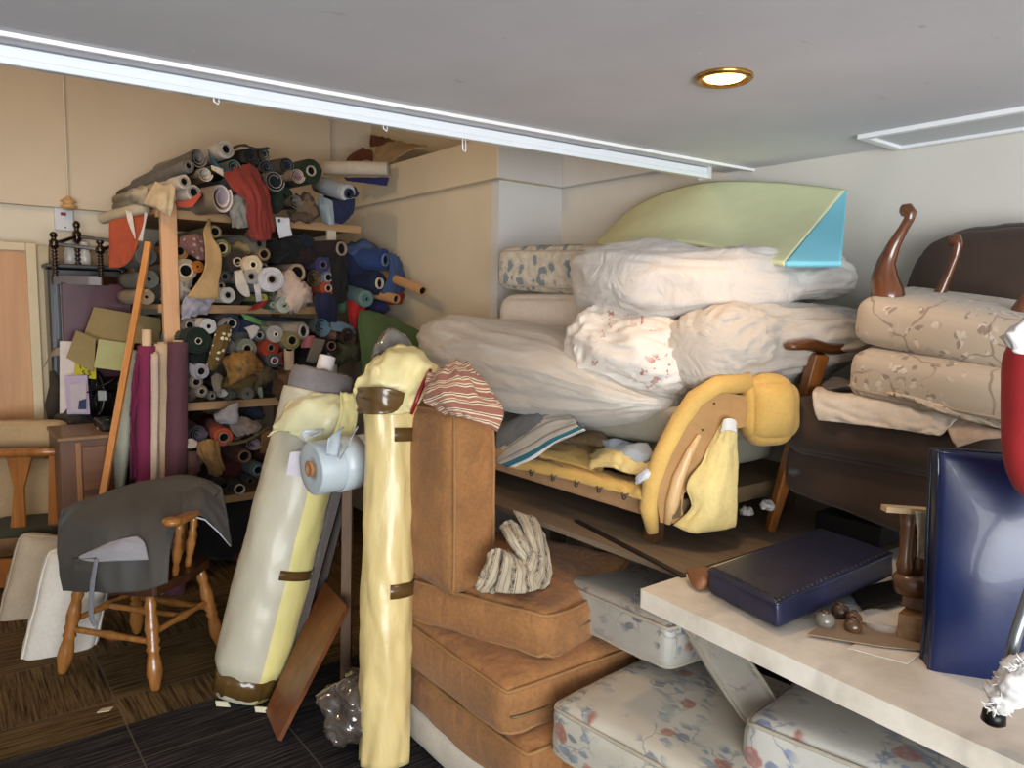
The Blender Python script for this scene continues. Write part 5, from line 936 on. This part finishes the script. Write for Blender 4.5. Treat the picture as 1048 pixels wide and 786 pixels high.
roll('white roll with red underside near the left end of the top shelf', 198, 197, 8, '#b6aca2', .2, core='#75706b', rc=.7, dev=(-.15, 0))
drape('red orange strip under the white roll on the top shelf', [[(180, 206, .14), (192, 205, .2), (206, 196, .2)], [(182, 211, .15), (196, 212, .21), (206, 200, .21)]], '#a5432f', 12, 8, .003)
scroll('big white leathercloth scroll with pink red lining on the top shelf', 227, 202, 13, 17, '#c4bab0', .26, 1.8, .45, dev=(-.22, 0), rot=.6, mi_in=fab('#9d8f96', .1), th=.01)
bundle('dark blue bundle directly behind the big white scroll', 236, 194, 7, 10, '#2f3a46', .08)
bundle('grey folded cloth bundle hanging beside the red drape on the top shelf', 246, 209, 10, 11, '#6f6e69', .14, .3)
drape('grey cloth end hanging from the top shelf left of the red drape', [[(236, 206, .2), (246, 200, .22), (256, 206, .2)], [(235, 218, .22), (247, 216, .24), (256, 220, .22)], [(238, 232, .2), (248, 233, .22), (256, 228, .2)]], '#7d7c76', wr=.02)
RDP = fab('#7c2a22', .2, .85, 8)
drape('rust red cloth draped down over the front of the top shelf', [[(228, 180, .16), (242, 172, .14), (256, 171, .1), (264, 176, .06)], [(238, 194, .27), (250, 184, .27), (262, 184, .24), (270, 192, .2)], [(252, 206, .29), (260, 204, .32), (268, 204, .3), (275, 212, .26)], [(256, 228, .26), (262, 226, .3), (270, 228, .3), (278, 232, .26)], [(257, 240, .22), (264, 245, .27), (272, 245, .27), (278, 235, .24)]], None, 28, 30, .022, 4, RDP)
bundle('muted mauve tail end below the rust red cloth', 264, 240, 6, 5, '#6b4a48', .2, .15)
scroll('blue grey scroll in the middle of the upper pile', 273, 171, 9, 8, '#4e555c', .1, 2.4, .3, dev=(-.2, 0), mi_in=fab('#1b2230', .2))
scroll('grey navy scroll right of the blue grey one on the upper pile', 294, 170, 11, 10, '#5b5d5e', .12, 2.6, .35, dev=(-.25, 0), mi_in=fab('#182033', .2))
scroll('dark scroll with pale rim in front of the blue grey ones', 281, 185, 12, 11, '#8d8b86', .2, 1.9, .5, dev=(-.25, 0), mi_in=fab('#191c22', .2))
scroll('pinkish white roll with red thread beside the dark green roll', 305, 180, 8.5, 8, '#bfb0a8', .2, 2, .5, dev=(-.2, 0), mi_in=fab('#8b6f70', .2))
roll('dark green plush roll with pale tube near the right of the top pile', 318, 175, 12.5, '#182a18', .16, core='#9d9684', rc=.42, dev=(-.1, 0))
roll('second dark green plush roll lying under the pinkish white one', 292, 200, 9, '#15261a', .12, core=None, dev=(-.2, 0))
scroll('mottled grey scroll on the top shelf above the paper note', 303, 206, 10, 8, '#6b665c', .16, 2, .4, dev=(-.3, 0))
bundle('brown crumpled cloth at the right end of the top shelf', 316, 213, 9, 9, '#66513f', .12, .2, .05)
bundle('dark green cloth between the rolls above the paper note', 284, 207, 9, 8, '#1f2b1f', .12, .3)
long_roll('long white roll lying across the top right of the shelving', (332, 172, -.25), (397, 172.5, .02), 7, '#c0b5a6', '#8e8474', .7)
drape('royal blue sheet under the long white roll', [[(352, 182, -.2), (376, 182, -.1), (398, 182, 0)], [(355, 185, -.16), (378, 188, -.06), (396, 190, .03)]], '#1b2360', 16, 8, .003)
long_roll('white and blue vinyl roll below the long white one, navy tail hanging', (326, 188, -.2), (357, 198, .1), 9, '#a9b0b4', '#1c2440', .55)
scroll('small navy scroll at the mouth of the white and blue vinyl roll', 362, 196, 6, 6.5, '#18213f', .1, 2, .5, L=.3)
drape('navy blue tail hanging from the white and blue vinyl roll', [[(338, 204, .05), (350, 205, .08), (363, 203, .1)], [(338, 215, .06), (350, 216, .09), (362, 216, .1)], [(340, 226, .05), (350, 229, .07), (358, 220, .09)]], '#131b3f', 16, 16, .008)
drape('pale blue sheet hanging just left of the navy tail', [[(326, 200, 0), (334, 203, .06), (340, 206, .07)], [(327, 214, .02), (335, 216, .08), (341, 216, .08)], [(332, 228, .02), (338, 230, .07), (342, 231, .06)]], '#8f9ca3', 12, 16, .006)
# on the bulkhead ledge
SUE = fab('#6b3517', .2)
def ledge(label, pts, c=None, mat=None, wr=.01, seed=1): m = M().patch([[PX(*p) for p in r] for r in pts], 18, 14, wr, 4, seed); return m.obj('hide_piece', mat or fab(c, .2), label=label, cat='leather piece', solid=.006)
ledge('chestnut suede hide lying left on the ledge above the partition', [[(354, 166, 2.65), (362, 158, 2.68), (372, 160, 2.7)], [(356, 167, 2.62), (370, 153, 2.64), (381, 156, 2.66)], [(362, 167, 2.6), (374, 164, 2.6), (382, 166, 2.6)]], mat=SUE)
ledge('chestnut suede flap sticking up at the back of the ledge', [[(380, 139, 2.8), (392, 141, 2.82), (404, 144, 2.84)], [(379, 146, 2.74), (388, 145, 2.76), (398, 147, 2.78)], [(379, 151, 2.7), (384, 150, 2.72), (390, 149, 2.74)]], mat=SUE)
ledge('cream hide spread over the ledge, its point reaching right', [[(386, 150, 2.75), (402, 145, 2.8), (420, 148, 2.8), (437, 150, 2.75)], [(384, 158, 2.66), (400, 154, 2.68), (414, 152, 2.66), (434, 151, 2.64)], [(384, 166, 2.6), (398, 167, 2.57), (408, 161, 2.56), (420, 154, 2.58)]], '#b79b70', wr=.008)
# left end of the top shelf
long_roll('long beige roll pointing left over the rust red sheet', (150, 212, -.05), (104, 224, -.35), 5.5, '#ac9f86', None, .5)
drape('rust red sheet hanging at the left end of the shelving', [[(112, 226, -.2), (130, 222, -.16), (149, 214, -.1)], [(112, 250, -.2), (130, 248, -.15), (146, 236, -.1)], [(112, 274, -.2), (126, 273, -.15), (137, 262, -.1)]], '#a2482c', 16, 18, .006)
drape('thin white pointed offcut hanging over the rust red sheet', [[(128, 215, -.1), (135, 217, -.1)], [(132, 230, -.1), (137, 231, -.1)], [(138, 244, -.1), (139, 245, -.1)]], '#cfc8ba', 6, 10, .002)
drape('second white pointed offcut beside the cream flap', [[(148, 216, -.05), (151, 218, -.05)], [(146, 232, -.06), (148, 232, -.06)], [(141, 246, -.08), (146, 247, -.07)]], '#c6c2bb', 6, 10, .002)
bundle('small cream bundle above the long beige roll', 146, 199, 9, 8, '#a99b85', .0, .2)
drape('cream leathercloth flap hanging in a point over the timber post', [[(160, 186, .1), (168, 190, .14), (180, 186, .12)], [(152, 200, .1), (166, 200, .2), (179, 198, .18)], [(148, 208, .08), (164, 212, .20), (177, 212, .2)], [(156, 211, .1), (166, 216, .19), (174, 222, .18)]], '#c0ad8c', 16, 18, .006, 3)
nt = drape('white paper note with a small printed mark hanging from the top shelf', [[(281.5, 222, .2), (296.5, 223, .2)], [(283, 232, .21), (297, 232, .21)], [(286, 244, .2), (299.5, 241, .2)]], None, 8, 10, .002, 2, flat('#cfcfd6', .6), th=.002, cat='paper', name='paper_note')
q = S(284.8, 227.5, .225); M().box(q, RT*.012, Z*.02, LN*-.001).obj('printed_mark', INK, nt, smooth=False)
# --- second tier
roll('khaki tube high at the back of the second tier', 220, 237, 6.5, '#8c7d5c', .04, core='#8c7d5c', rc=.8)
roll('khaki green roll below the khaki tube in the second tier', 227, 254, 9, '#6d6b45', .1, core='#a59a6e', rc=.62)
roll('orange tan roll at the left of the second tier beside the post', 184, 257, 9, '#9a6a35', .0, core='#9a6f3c', rc=.6)
roll('large cream roll with a ragged hole beside the post in the second tier', 190, 277, 11.5, '#a8977e', .02, core='#c3b295', rc=.66, nzv=.16)
roll('small bright orange roll behind the beige sheet', 203, 273, 6, '#b0661c', .05, core=None)
drape('mauve dotted quilted cloth in the second tier', [[(184, 243, .08), (198, 240, .12), (210, 242, .1)], [(186, 252, .1), (199, 250, .16), (211, 254, .14)], [(200, 264, .12), (205, 266, .15), (210, 266, .14)]], None, mat=blobs('#6b4a48', '#9d807a', 32, .25, .4, 0), wr=.006)
drape('tan leathercloth sheet draped down the front of the second tier', [[(213.5, 224, .05), (214.5, 226, .06)], [(208, 238, .16), (216, 242, .17)], [(210, 256, .24), (224, 256, .22)], [(208, 278, .28), (224, 280, .26)], [(191, 304, .28), (208, 306, .3), (223, 306, .28)]], '#ad8e61', 14, 26, .004, 3)
bundle('white gathered cotton at the left of the second tier', 186, 297, 8, 8, '#a89e94', .0, .25, .05)
drape('grey white cotton hanging over the second shelf edge', [[(190, 302, .24), (204, 306, .24), (220, 304, .2)], [(187, 312, .24), (198, 316, .26), (214, 314, .22)], [(187, 327, .22), (194, 324, .24), (210, 320, .2)]], '#9b96a0', wr=.02, seed=4)
roll('grey brown roll high in the middle of the second tier', 265, 249, 9, '#6d675b', .12, core='#57524a', rc=.55, dev=(-.3, 0))
bundle('khaki cloth behind the grey brown roll', 252, 253, 9, 6, '#87734c', .08, .3)
roll('brown cardboard cored roll right of the grey brown one', 270, 260, 7, '#7a6650', .14, core='#8d6f4f', rc=.8)
roll('dark brown roll in the centre of the second tier', 243, 268, 11, '#2e2621', .14, core='#b59f7d', rc=.42)
roll('cream roll with a dark heart shaped hole in the second tier', 259, 271, 9.5, '#c9b698', .2, core='#d2c3a6', rc=.4)
roll('pale grey roll under the heart holed cream roll', 257, 283, 7.5, '#a7a199', .22, core='#8e8174', rc=.55)
roll('small dark roll between the cream and large white rolls', 270, 274, 5, '#5a5249', .16, core='#4d443b', rc=.65)
roll('large clean white roll on the second tier', 278, 286, 13.5, '#c2bfc2', .24, core='#8d8078', rc=.36, ov=.95)
drape('pointed white flap below the pale grey roll', [[(240, 278, .2), (248, 276, .24)], [(241, 290, .24), (252, 288, .26)], [(246, 300, .24), (255, 296, .26)], [(254, 304, .24), (256, 303, .25)]], '#b7b0a4', 10, 14, .004)
roll('small charcoal roll left of the white flap', 230, 283, 6.5, '#3f3c3a', .1, core='#55504c', rc=.6)
roll('tiny dark roll under the small charcoal one', 226, 292.5, 5, '#4a4641', .12, core='#8a847c', rc=.6)
roll('white roll low beside the tan sheet in the second tier', 233, 302, 8, '#b3aea8', .2, core='#9b9288', rc=.5)
bundle('black brown crumpled cloth low in the second tier', 244, 302, 9, 9, '#2c2320', .06, .3)
drape('narrow white strip hanging right of the pointed flap', [[(259, 290, .2), (266, 291, .2)], [(261, 300, .22), (267, 300, .22)], [(262, 309, .2), (268, 308, .2)]], '#b8b4b4', 6, 10, .003)
roll('little yellow roll end on the second tier', 270, 304.5, 4, '#8e8740', .2, core=None)
drape('dark red offcut lying on the second shelf edge', [[(262, 311, .16), (270, 308, .2), (275, 306, .16)], [(254, 318, .14), (262, 317, .2), (272, 312, .18)]], '#8c1f1a', 12, 8, .004)
roll('small green roll end on the second shelf', 280, 312, 6, '#2f5a3a', .14, core='#9a9a92', rc=.7, ov=.8)
roll('pale green white roll at the right of the small green one', 291, 312, 8, '#a3a698', .2, core='#8d9084', rc=.4)
bundle('pale pink pleated fabric bundle on the second tier', 304, 301, 13, 15, '#c2aa9a', .2, .25, .05, seed=3, fa=12)
roll('olive green roll behind the large white one', 288, 298, 10, '#59603f', .08, core=None)
roll('wide bare brown tube in the second tier', 304, 279, 9.5, '#96836b', .12, core='#a08a6c', rc=.86)
scroll('brown camouflage cloth scroll beside the wide bare tube', 322, 284, 9, 10, '#54462e', .12, 2.6, .25, mat=blobs('#4d3f28', '#76653f', 40, .3, .4, .04))
roll('purple roll above the grey blue one', 330.5, 271, 8, '#37325a', .1, core='#56506a', rc=.5)
roll('grey blue roll under the purple one', 336, 284, 6, '#666c77', .14, core='#8a8d92', rc=.75)
roll('orange red roll at the right of the second tier', 336, 295, 7.5, '#a13f1c', .14, core='#a3927e', rc=.5)
roll('black maroon roll with a bare tube below the top shelf', 349, 254.5, 9, '#1b0d10', .22, core='#8a7765', rc=.8, dev=(-.35, 0))
bundle('black cloth heap below the paper note', 298, 255, 14, 8, '#0d0c0f', .08, .35, .05)
bundle('dark maroon cloth below the right end of the top shelf', 316, 262, 14, 9, '#240f16', .06, .4, .03)
bundle('midnight blue cloth heap under the right end of the top shelf', 312, 248, 16, 7, '#101a2c', .02, .3)
drape('black cloth hanging beside the orange red roll', [[(338, 258, .1), (346, 260, .2), (354, 262, .16)], [(340, 285, .12), (346, 286, .2), (354, 286, .14)], [(342, 310, .1), (347, 311, .16), (352, 306, .1)]], '#0a090c', wr=.02)
NB = fab('#1b2c58', .3)
roll('royal blue roll at the far right end of the second tier', 394, 266, 11, '#223a6b', .1, core='#5b6a86', rc=.6, dev=(-.5, .05), L=.6)
bundle('large navy cloth heap at the right end of the second tier', 372, 280, 24, 20, '#141f3f', -.05, .35, .06, seed=5)
bundle('steel blue cloth heap above the navy heap', 374, 258, 24, 9, '#38496c', -.06, .3, .04)
drape('blue cloth falling beside the wall from the royal blue roll', [[(396, 258, .1), (406, 262, .1), (411, 272, .06)], [(398, 278, .14), (406, 280, .14), (413, 284, .08)], [(390, 300, .12), (400, 302, .14), (412, 298, .08)]], '#33476f', wr=.012)
roll('navy roll with a white tube below the royal blue one', 388, 290, 12, '#121b38', .1, core='#bfb39c', rc=.5, dev=(-.4, 0), L=.6)
tube_('bare cardboard tube sticking out furthest right', (378, 274, -.3), (433, 298, .55), 5)
tube_('bare cardboard tube below the navy rolls', (372, 298, -.1), (406, 306, .22), 5)
long_roll('grey teal roll in the gap at the right end of the shelving', (345, 297, -.2), (375, 306, .2), 9, '#5a7572', '#3f6b68', .3)
drape('bright red cloth hanging under the grey teal roll', [[(355, 306, .08), (364, 309, .14), (374, 312, .12)], [(357, 322, .1), (364, 324, .14), (371, 325, .12)], [(360, 336, .08), (365, 337, .1), (368, 338, .08)]], '#9e1a17', wr=.008)
drape('crimson cloth edge behind the lower bare tube', [[(398, 296, .0), (408, 297, .02), (414, 302, .02)], [(394, 310, .0), (402, 312, .05), (411, 311, .03)]], '#8a1518', 8, 8, .006)
bundle('violet blue cloth below the lower bare tube', 392, 314, 9, 7, '#2a2d5a', -.04, .25)
GRN = fab('#4d6138', .15, .9, 5)
drape('large moss green cloth sheet spilling to the floor side of the shelving', [[(368, 316, .12), (384, 320, .14), (410, 330, .2), (440, 345, .32)], [(366, 332, .2), (386, 338, .24), (410, 346, .26), (440, 354, .34)], [(368, 352, .24), (388, 358, .28), (410, 362, .3), (438, 366, .36)], [(370, 376, .24), (388, 380, .28), (410, 384, .3), (430, 380, .36)], [(372, 420, .2), (390, 420, .24), (410, 420, .16), (426, 410, .08)]], None, 26, 26, .012, 3, GRN)
drape('navy cloth hanging over the second shelf edge at the right', [[(324, 302, .16), (334, 300, .22), (343, 303, .16)], [(323, 315, .18), (334, 316, .22), (344, 316, .16)], [(328, 328, .14), (336, 329, .18), (344, 330, .14)]], '#10183a', wr=.012)
bundle('sage green cloth patch behind the navy hanging cloth', 352, 312, 9, 9, '#4f6b4d', .0, .3)
# --- third tier
roll('grey brown roll at the upper left of the third tier', 194, 333, 8, '#6d645a', .06, core='#8f857a', rc=.58)
roll('white roll at the top of the third tier', 213.5, 334, 8, '#c4c0bb', .18, core='#c4c0bb', rc=.4)
roll('navy roll with white centre at the top of the third tier', 237, 331, 9.5, '#1c2436', .16, core='#a49f98', rc=.5, dev=(.05, 0))
drape('pale grey sheet curling over the navy roll', [[(222, 332, .14), (228, 326, .16), (236, 322, .1)], [(224, 336, .2), (230, 330, .2), (240, 324, .14)]], '#8f8b86', 8, 8, .003)
drape('navy cloth tail right of the navy roll', [[(246, 326, .1), (256, 330, .12), (264, 336, .1)], [(244, 340, .1), (254, 340, .12), (262, 342, .1)]], '#161d38', 8, 8, .006)
drape('bright green cloth corner at the top of the third tier', [[(247, 321, .16), (258, 324, .2), (268, 330, .16)], [(250, 327, .18), (262, 331, .2), (274, 335, .16)]], '#4a7a4a', 10, 8, .004)
roll('thick dark green plush roll at the left of the third tier', 203, 349, 13.5, '#0f1f14', .2, core='#a69c8b', rc=.26)
bundle('grey green cloth behind the thick dark green roll', 188, 346, 10, 8, '#414a3c', .06, .3)
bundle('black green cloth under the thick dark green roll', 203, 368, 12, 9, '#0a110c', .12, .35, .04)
GLD = blobs('#5f4a1f', '#d3c6a8', 30, .28, .34, .03)
drape('brown gold cloth with cream leaf print hanging in the third tier', [[(222, 336, .2), (230, 332, .22), (236, 334, .2)], [(218, 350, .24), (227, 350, .27), (234, 352, .24)], [(214, 366, .24), (221, 368, .27), (228, 366, .24)], [(212, 372, .22), (216, 379, .24), (222, 376, .22)]], None, mat=GLD, wr=.006)
scroll('grey loosely rolled scroll beside the leaf print cloth', 235, 354, 8, 8, '#66645f', .16, 2.6, .25)
roll('grey green cored roll in the middle of the third tier', 253, 357, 10, '#717568', .2, core='#8f8674', rc=.5)
bundle('dark grey cloth above the grey green cored roll', 247, 344, 12, 8, '#4a4845', .08, .3, .03)
roll('small grey green roll near the centre of the third tier', 265.5, 343, 6.5, '#4c5148', .18, core='#8d8c80', rc=.6)
drape('white flap peeling off the small grey green roll', [[(250, 336, .16), (260, 333, .2), (266, 336, .2)], [(254, 340, .2), (259, 342, .22), (264, 339, .22)], [(257, 348, .2), (259, 346, .22), (262, 342, .22)]], '#a9a6a4', 8, 10, .003)
roll('clear wrapped pale roll right of the centre of the third tier', 282, 342, 8.5, '#a09a92', .2, core='#c9c4ba', rc=.3)
roll('olive tan roll at the right of the third tier', 299, 348.5, 9, '#80744a', .24, core='#8f8156', rc=.62)
roll('grey beige roll with curled sheet end at the upper right of the third tier', 310, 339, 9, '#8d857c', .2, core='#a49c92', rc=.8, dev=(-.5, 0))
scroll('pale blue rolled scroll at the right of the third tier', 330, 335, 10.5, 10.5, '#5f7d8c', .2, 3.2, .2, dev=(-.2, 0))
drape('pale blue cloth trailing right from the pale blue scroll', [[(338, 326, .14), (350, 330, .14), (364, 336, .08)], [(338, 338, .16), (350, 340, .16), (364, 342, .1)]], '#6c8593', 10, 10, .008)
bundle('salmon cloth right of the pale blue scroll', 345, 344, 9, 7, '#8d6253', .1, .3)
scroll('dark brown open scroll at the far right of the third tier', 357, 344, 8.5, 10, '#4f3b26', .18, 1.8, .5, dev=(-.2, 0), mi_in=fab('#241a12', .2))
bundle('olive cloth bundle below the dark brown scroll', 358, 358, 11, 9, '#4b4a33', .14, .25, .05)
drape('pink cloth strip draped at the right of the third tier', [[(308, 350, .16), (316, 344, .2), (322, 344, .18)], [(308, 356, .2), (316, 356, .22), (324, 354, .2)]], '#a3605f', 8, 8, .006)
roll('black roll end beside the grey strip', 339, 354, 7, '#141112', .2, core='#79564c', rc=.7)
drape('grey webbing strip slanting in front of the third tier', [[(322, 346, .26), (333, 348, .26)], [(317, 358, .28), (329, 360, .28)], [(313, 370, .28), (322, 372, .28)]], '#6f675d', 6, 8, .002)
roll('brick red roll in the right half of the third tier', 277, 356, 9.5, '#a03619', .16, core='#7d5a45', rc=.42, dev=(-.1, 0))
drape('brick red cloth below the brick red roll', [[(266, 350, .1), (278, 362, .18), (289, 360, .16)], [(270, 362, .12), (280, 370, .18), (289, 374, .16)]], '#86301a', 8, 8, .008)
roll('small dark grey roll with a pale ring in the third tier', 280.6, 369, 7, '#474b4c', .2, core='#b5b2ae', rc=.55)
tube_('pale upright stick of card beside the brown wicker', (296, 412, -.05), (296, 357, .2), 5, '#b29a80')
BRO = blobs('#8a6430', '#5f4a2c', 22, .3, .45, .06)
drape('gold brocade cloth bundle bulging in the middle of the third tier', [[(228, 368, .2), (240, 361, .26), (256, 361, .26), (264, 366, .2)], [(230, 376, .26), (243, 370, .34), (258, 370, .34), (268, 376, .26)], [(234, 384, .26), (246, 380, .34), (258, 378, .34), (269, 378, .26)], [(236, 394, .24), (246, 388, .32), (256, 382, .32), (268, 379, .26)]], None, 24, 20, .012, 4, BRO)
bundle('dark olive brocade lining below the gold brocade', 250, 393, 14, 9, '#57451f', .18, .3, .04)
bundle('brown loop of cloth right of the gold brocade', 267, 384, 8, 14, '#57482f', .14, .25, .05)
roll('white and grey roll left of the gold brocade', 206, 380, 8, '#9a94a0', .2, core='#8f8a84', rc=.6)
drape('lilac white flap above the white and grey roll', [[(194, 371, .16), (200, 374, .2)], [(194, 380, .18), (200, 384, .22)], [(197, 388, .18), (203, 388, .22)]], '#98929c', 6, 8, .003)
roll('brown grey roll with a hollow end low in the third tier', 201, 391, 7, '#6b6052', .2, core='#7d7263', rc=.65)
roll('small hollow roll lowest at the left of the third tier', 206.6, 400.5, 6, '#6e6658', .22, core='#857b6b', rc=.62)
bundle('olive crumpled cloth beside the plum standing roll', 196, 403, 7, 9, '#4a4434', .12, .25)
drape('grey cloth tag hanging at the centre left of the third tier', [[(216, 386, .18), (222, 382, .2), (228, 386, .2)], [(217, 394, .2), (222, 393, .22), (226, 393, .22)], [(220, 401, .2), (223, 401, .22), (226, 398, .22)]], '#6b6255', 8, 10, .004)
scroll('small scroll with a white rim low in the third tier', 227, 402, 6, 5, '#a09c96', .2, 2.6, .3)
roll('dull grey roll low in the middle of the third tier', 254, 403, 6.5, '#5f5a50', .2, core=None)
roll('tiny grey roll left of the white rimmed scroll', 217, 405, 4.5, '#4e4a44', .2, core='#6f6a60', rc=.6)
bundle('dark grey green bundle low beside the white rimmed scroll', 236, 404, 7, 5, '#41433a', .14, .25)
drape('pale green sliver of cloth low in the third tier', [[(264, 396, .2), (268, 396, .22)], [(264, 402, .22), (269, 402, .22)], [(266, 407, .2), (269, 407, .21)]], '#76806a', 5, 8, .002)
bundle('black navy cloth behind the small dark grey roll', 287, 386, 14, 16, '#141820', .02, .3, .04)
bundle('twisted brown wicker like cloth left of the thick grey roll', 294, 391, 6, 13, '#6b4a30', .14, .2, .05, seed=8)
bundle('grey cloth filling the gap under the grey scroll', 238, 368, 9, 7, '#5a564f', .08, .3)
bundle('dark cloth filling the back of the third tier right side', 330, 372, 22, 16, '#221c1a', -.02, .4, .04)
# --- bottom tier
scroll('purple grey velvet scroll at the left of the bottom tier', 203, 444, 10.5, 10, '#4d4652', .18, 3.2, .2, dev=(-.15, .12))
long_roll('orange red roll slanting down in the bottom tier', (212, 432, -.3), (229, 447.5, .24), 9.5, '#a33f22', '#80604a', .6)
drape('white and black edged cloth hanging from the third shelf', [[(222, 424, .16), (232, 417, .24), (243, 412, .22)], [(220, 428, .22), (232, 426, .28), (244, 422, .26)], [(226, 432, .22), (236, 434, .28), (243, 432, .26)]], '#8f8b8f', 12, 12, .012)
drape('grey pink cloth slumped in the bottom tier', [[(234, 430, .14), (248, 428, .18), (264, 434, .14)], [(236, 438, .2), (250, 436, .24), (266, 438, .18)], [(244, 446, .2), (254, 444, .24), (262, 442, .2)]], '#857870', wr=.014)
roll('brown hollow roll under the grey pink cloth', 242, 444, 7, '#57442f', .2, core='#4a3a29', rc=.72)
scroll('mauve grey scroll at the right of the bottom tier', 260, 454, 9, 7.5, '#7a6f73', .22, 2.2, .35)
roll('rust ringed hollow roll in the bottom tier', 250, 467, 8, '#4a1f14', .2, core='#6e5238', rc=.8)
drape('olive strap slung between the orange and mauve rolls', [[(232, 453, .26), (250, 450, .28), (272, 438, .24)], [(233, 456, .27), (251, 453, .29), (273, 441, .25)]], '#4a3a22', 16, 4, .002)
roll('teal grey roll low at the right of the bottom tier', 264, 481, 7.5, '#3a5254', .24, core='#587072', rc=.7)
roll('dark hollow roll with a pale rim on the lowest shelf', 245, 500.5, 6.5, '#1d1817', .22, core='#8d8678', rc=.85)
roll('black roll left of the pale rimmed hollow roll', 229, 497, 6, '#17110f', .2, core='#2b2522', rc=.7)
roll('black roll right of the pale rimmed hollow roll', 256, 492, 5, '#15100f', .2, core='#332c28', rc=.7)
drape('tan cloth fold hanging at the left of the bottom tier', [[(202, 454, .22), (212, 450, .28), (222, 452, .24)], [(204, 464, .26), (214, 462, .32), (225, 466, .28)], [(212, 474, .26), (219, 474, .32), (228, 478, .28)], [(216, 484, .24), (222, 486, .28), (229, 480, .26)]], '#866539', wr=.014)
drape('cream folded cloth left of the tan fold', [[(188, 452, .2), (195, 449, .24), (202, 452, .24)], [(189, 458, .22), (196, 459, .26), (201, 458, .26)]], '#a89b90', 8, 8, .008)
drape('mauve brown cloth hanging low beside the plum standing roll', [[(190, 462, .2), (198, 462, .24), (206, 464, .22)], [(191, 476, .22), (199, 476, .26), (206, 474, .24)], [(192, 490, .2), (197, 490, .24), (203, 482, .22)]], '#5b403a', wr=.012)
drape('tan brown card strip at the right end of the bottom tier', [[(268, 440, .2), (278, 440, .2)], [(267, 452, .22), (278, 452, .22)], [(266, 464, .2), (275, 464, .2)]], '#6e4c28', 6, 8, .002)
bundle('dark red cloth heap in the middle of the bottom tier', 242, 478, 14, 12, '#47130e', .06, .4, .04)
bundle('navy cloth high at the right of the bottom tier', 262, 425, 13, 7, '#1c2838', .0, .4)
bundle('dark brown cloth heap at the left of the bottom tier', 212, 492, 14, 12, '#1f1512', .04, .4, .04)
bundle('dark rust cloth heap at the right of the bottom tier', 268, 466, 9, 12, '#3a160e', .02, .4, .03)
# added black heap stands in for the shade under the shelving
for p0, p1, r_, h_, c_, lab in (((1.25, 4.75), (1.75, 4.9), .22, .2, '#0d0b0c', 'added black heap standing in for shade under the shelving left part'),):
    M().blob([(p0[0], p0[1], h_), ((p0[0]+p1[0])/2, (p0[1]+p1[1])/2, h_), (p1[0], p1[1], h_)], [r_]*3, [h_-.02]*3, 30, 30, 2.4, 5, .02, 7, 4, p0[0]).obj('shade_heap', fab(c_, .4), label=lab, cat='fabric')
M().blob([S(232, 560, -.05), S(240, 568, -.05), S(247, 573, -.05)], [.05, .06, .04], [.03, .035, .02], 20, 20, 2, 4, .015, 8, 4, 2).obj('cloth_scrap', fab('#5a1212', .3), label='dark red cloth scrap on the added shade heap under the shelving', cat='fabric')
# rolls pushed in left of the post
for x, y, r, c, lab in ((150, 262, 10, '#55534f', 'dark grey roll left of the post below the rust red sheet'), (153, 286, 9, '#6a6a62', 'grey green roll left of the post'), (150, 304, 8, '#a08d72', 'cream roll left of the post above the box flaps')):
    roll(lab, x, y, r, c, -.06, core=None, L=.8)

# ------------------------------------------------------------------ light
def area(name, loc, tgt, sx, sy, e, c):
    l = bpy.data.lights.new(name, 'AREA'); l.shape = 'RECTANGLE'; l.size = sx; l.size_y = sy; l.energy = e; l.color = c; o = bpy.data.objects.new(name, l); col.objects.link(o); o.location = loc; o.rotation_euler = (V(tgt)-V(loc)).to_track_quat('-Z', 'Y').to_euler(); return o
area('shop_window_light', (-1.0, -3.0, 1.15), (.9, .8, 1.75), 3.6, 2.0, 340, (.94, .97, 1))
def point(name, loc, e, c, r=.08):
    l = bpy.data.lights.new(name, 'POINT'); l.energy = e; l.color = c; l.shadow_soft_size = r; o = bpy.data.objects.new(name, l); col.objects.link(o); o.location = loc
point('back_room_lamp', (.2, 3.5, 3.0), 33, (1, .74, .5), .06)
l = bpy.data.lights.new('downlight_beam', 'SPOT'); l.energy = 20; l.color = (1, .66, .38); l.spot_size = radians(115); l.spot_blend = .35; l.shadow_soft_size = .04; o = bpy.data.objects.new('downlight_beam', l); col.objects.link(o); o.location = (DL.x, DL.y, 2.285)
w = bpy.data.worlds.new('world'); sc.world = w; w.use_nodes = True; w.node_tree.nodes['Background'].inputs[0].default_value = (.86, .92, 1, 1); w.node_tree.nodes['Background'].inputs[1].default_value = .7
sc.view_settings.view_transform = 'Standard'; sc.view_settings.exposure = 0
sc.cycles.max_bounces = 6
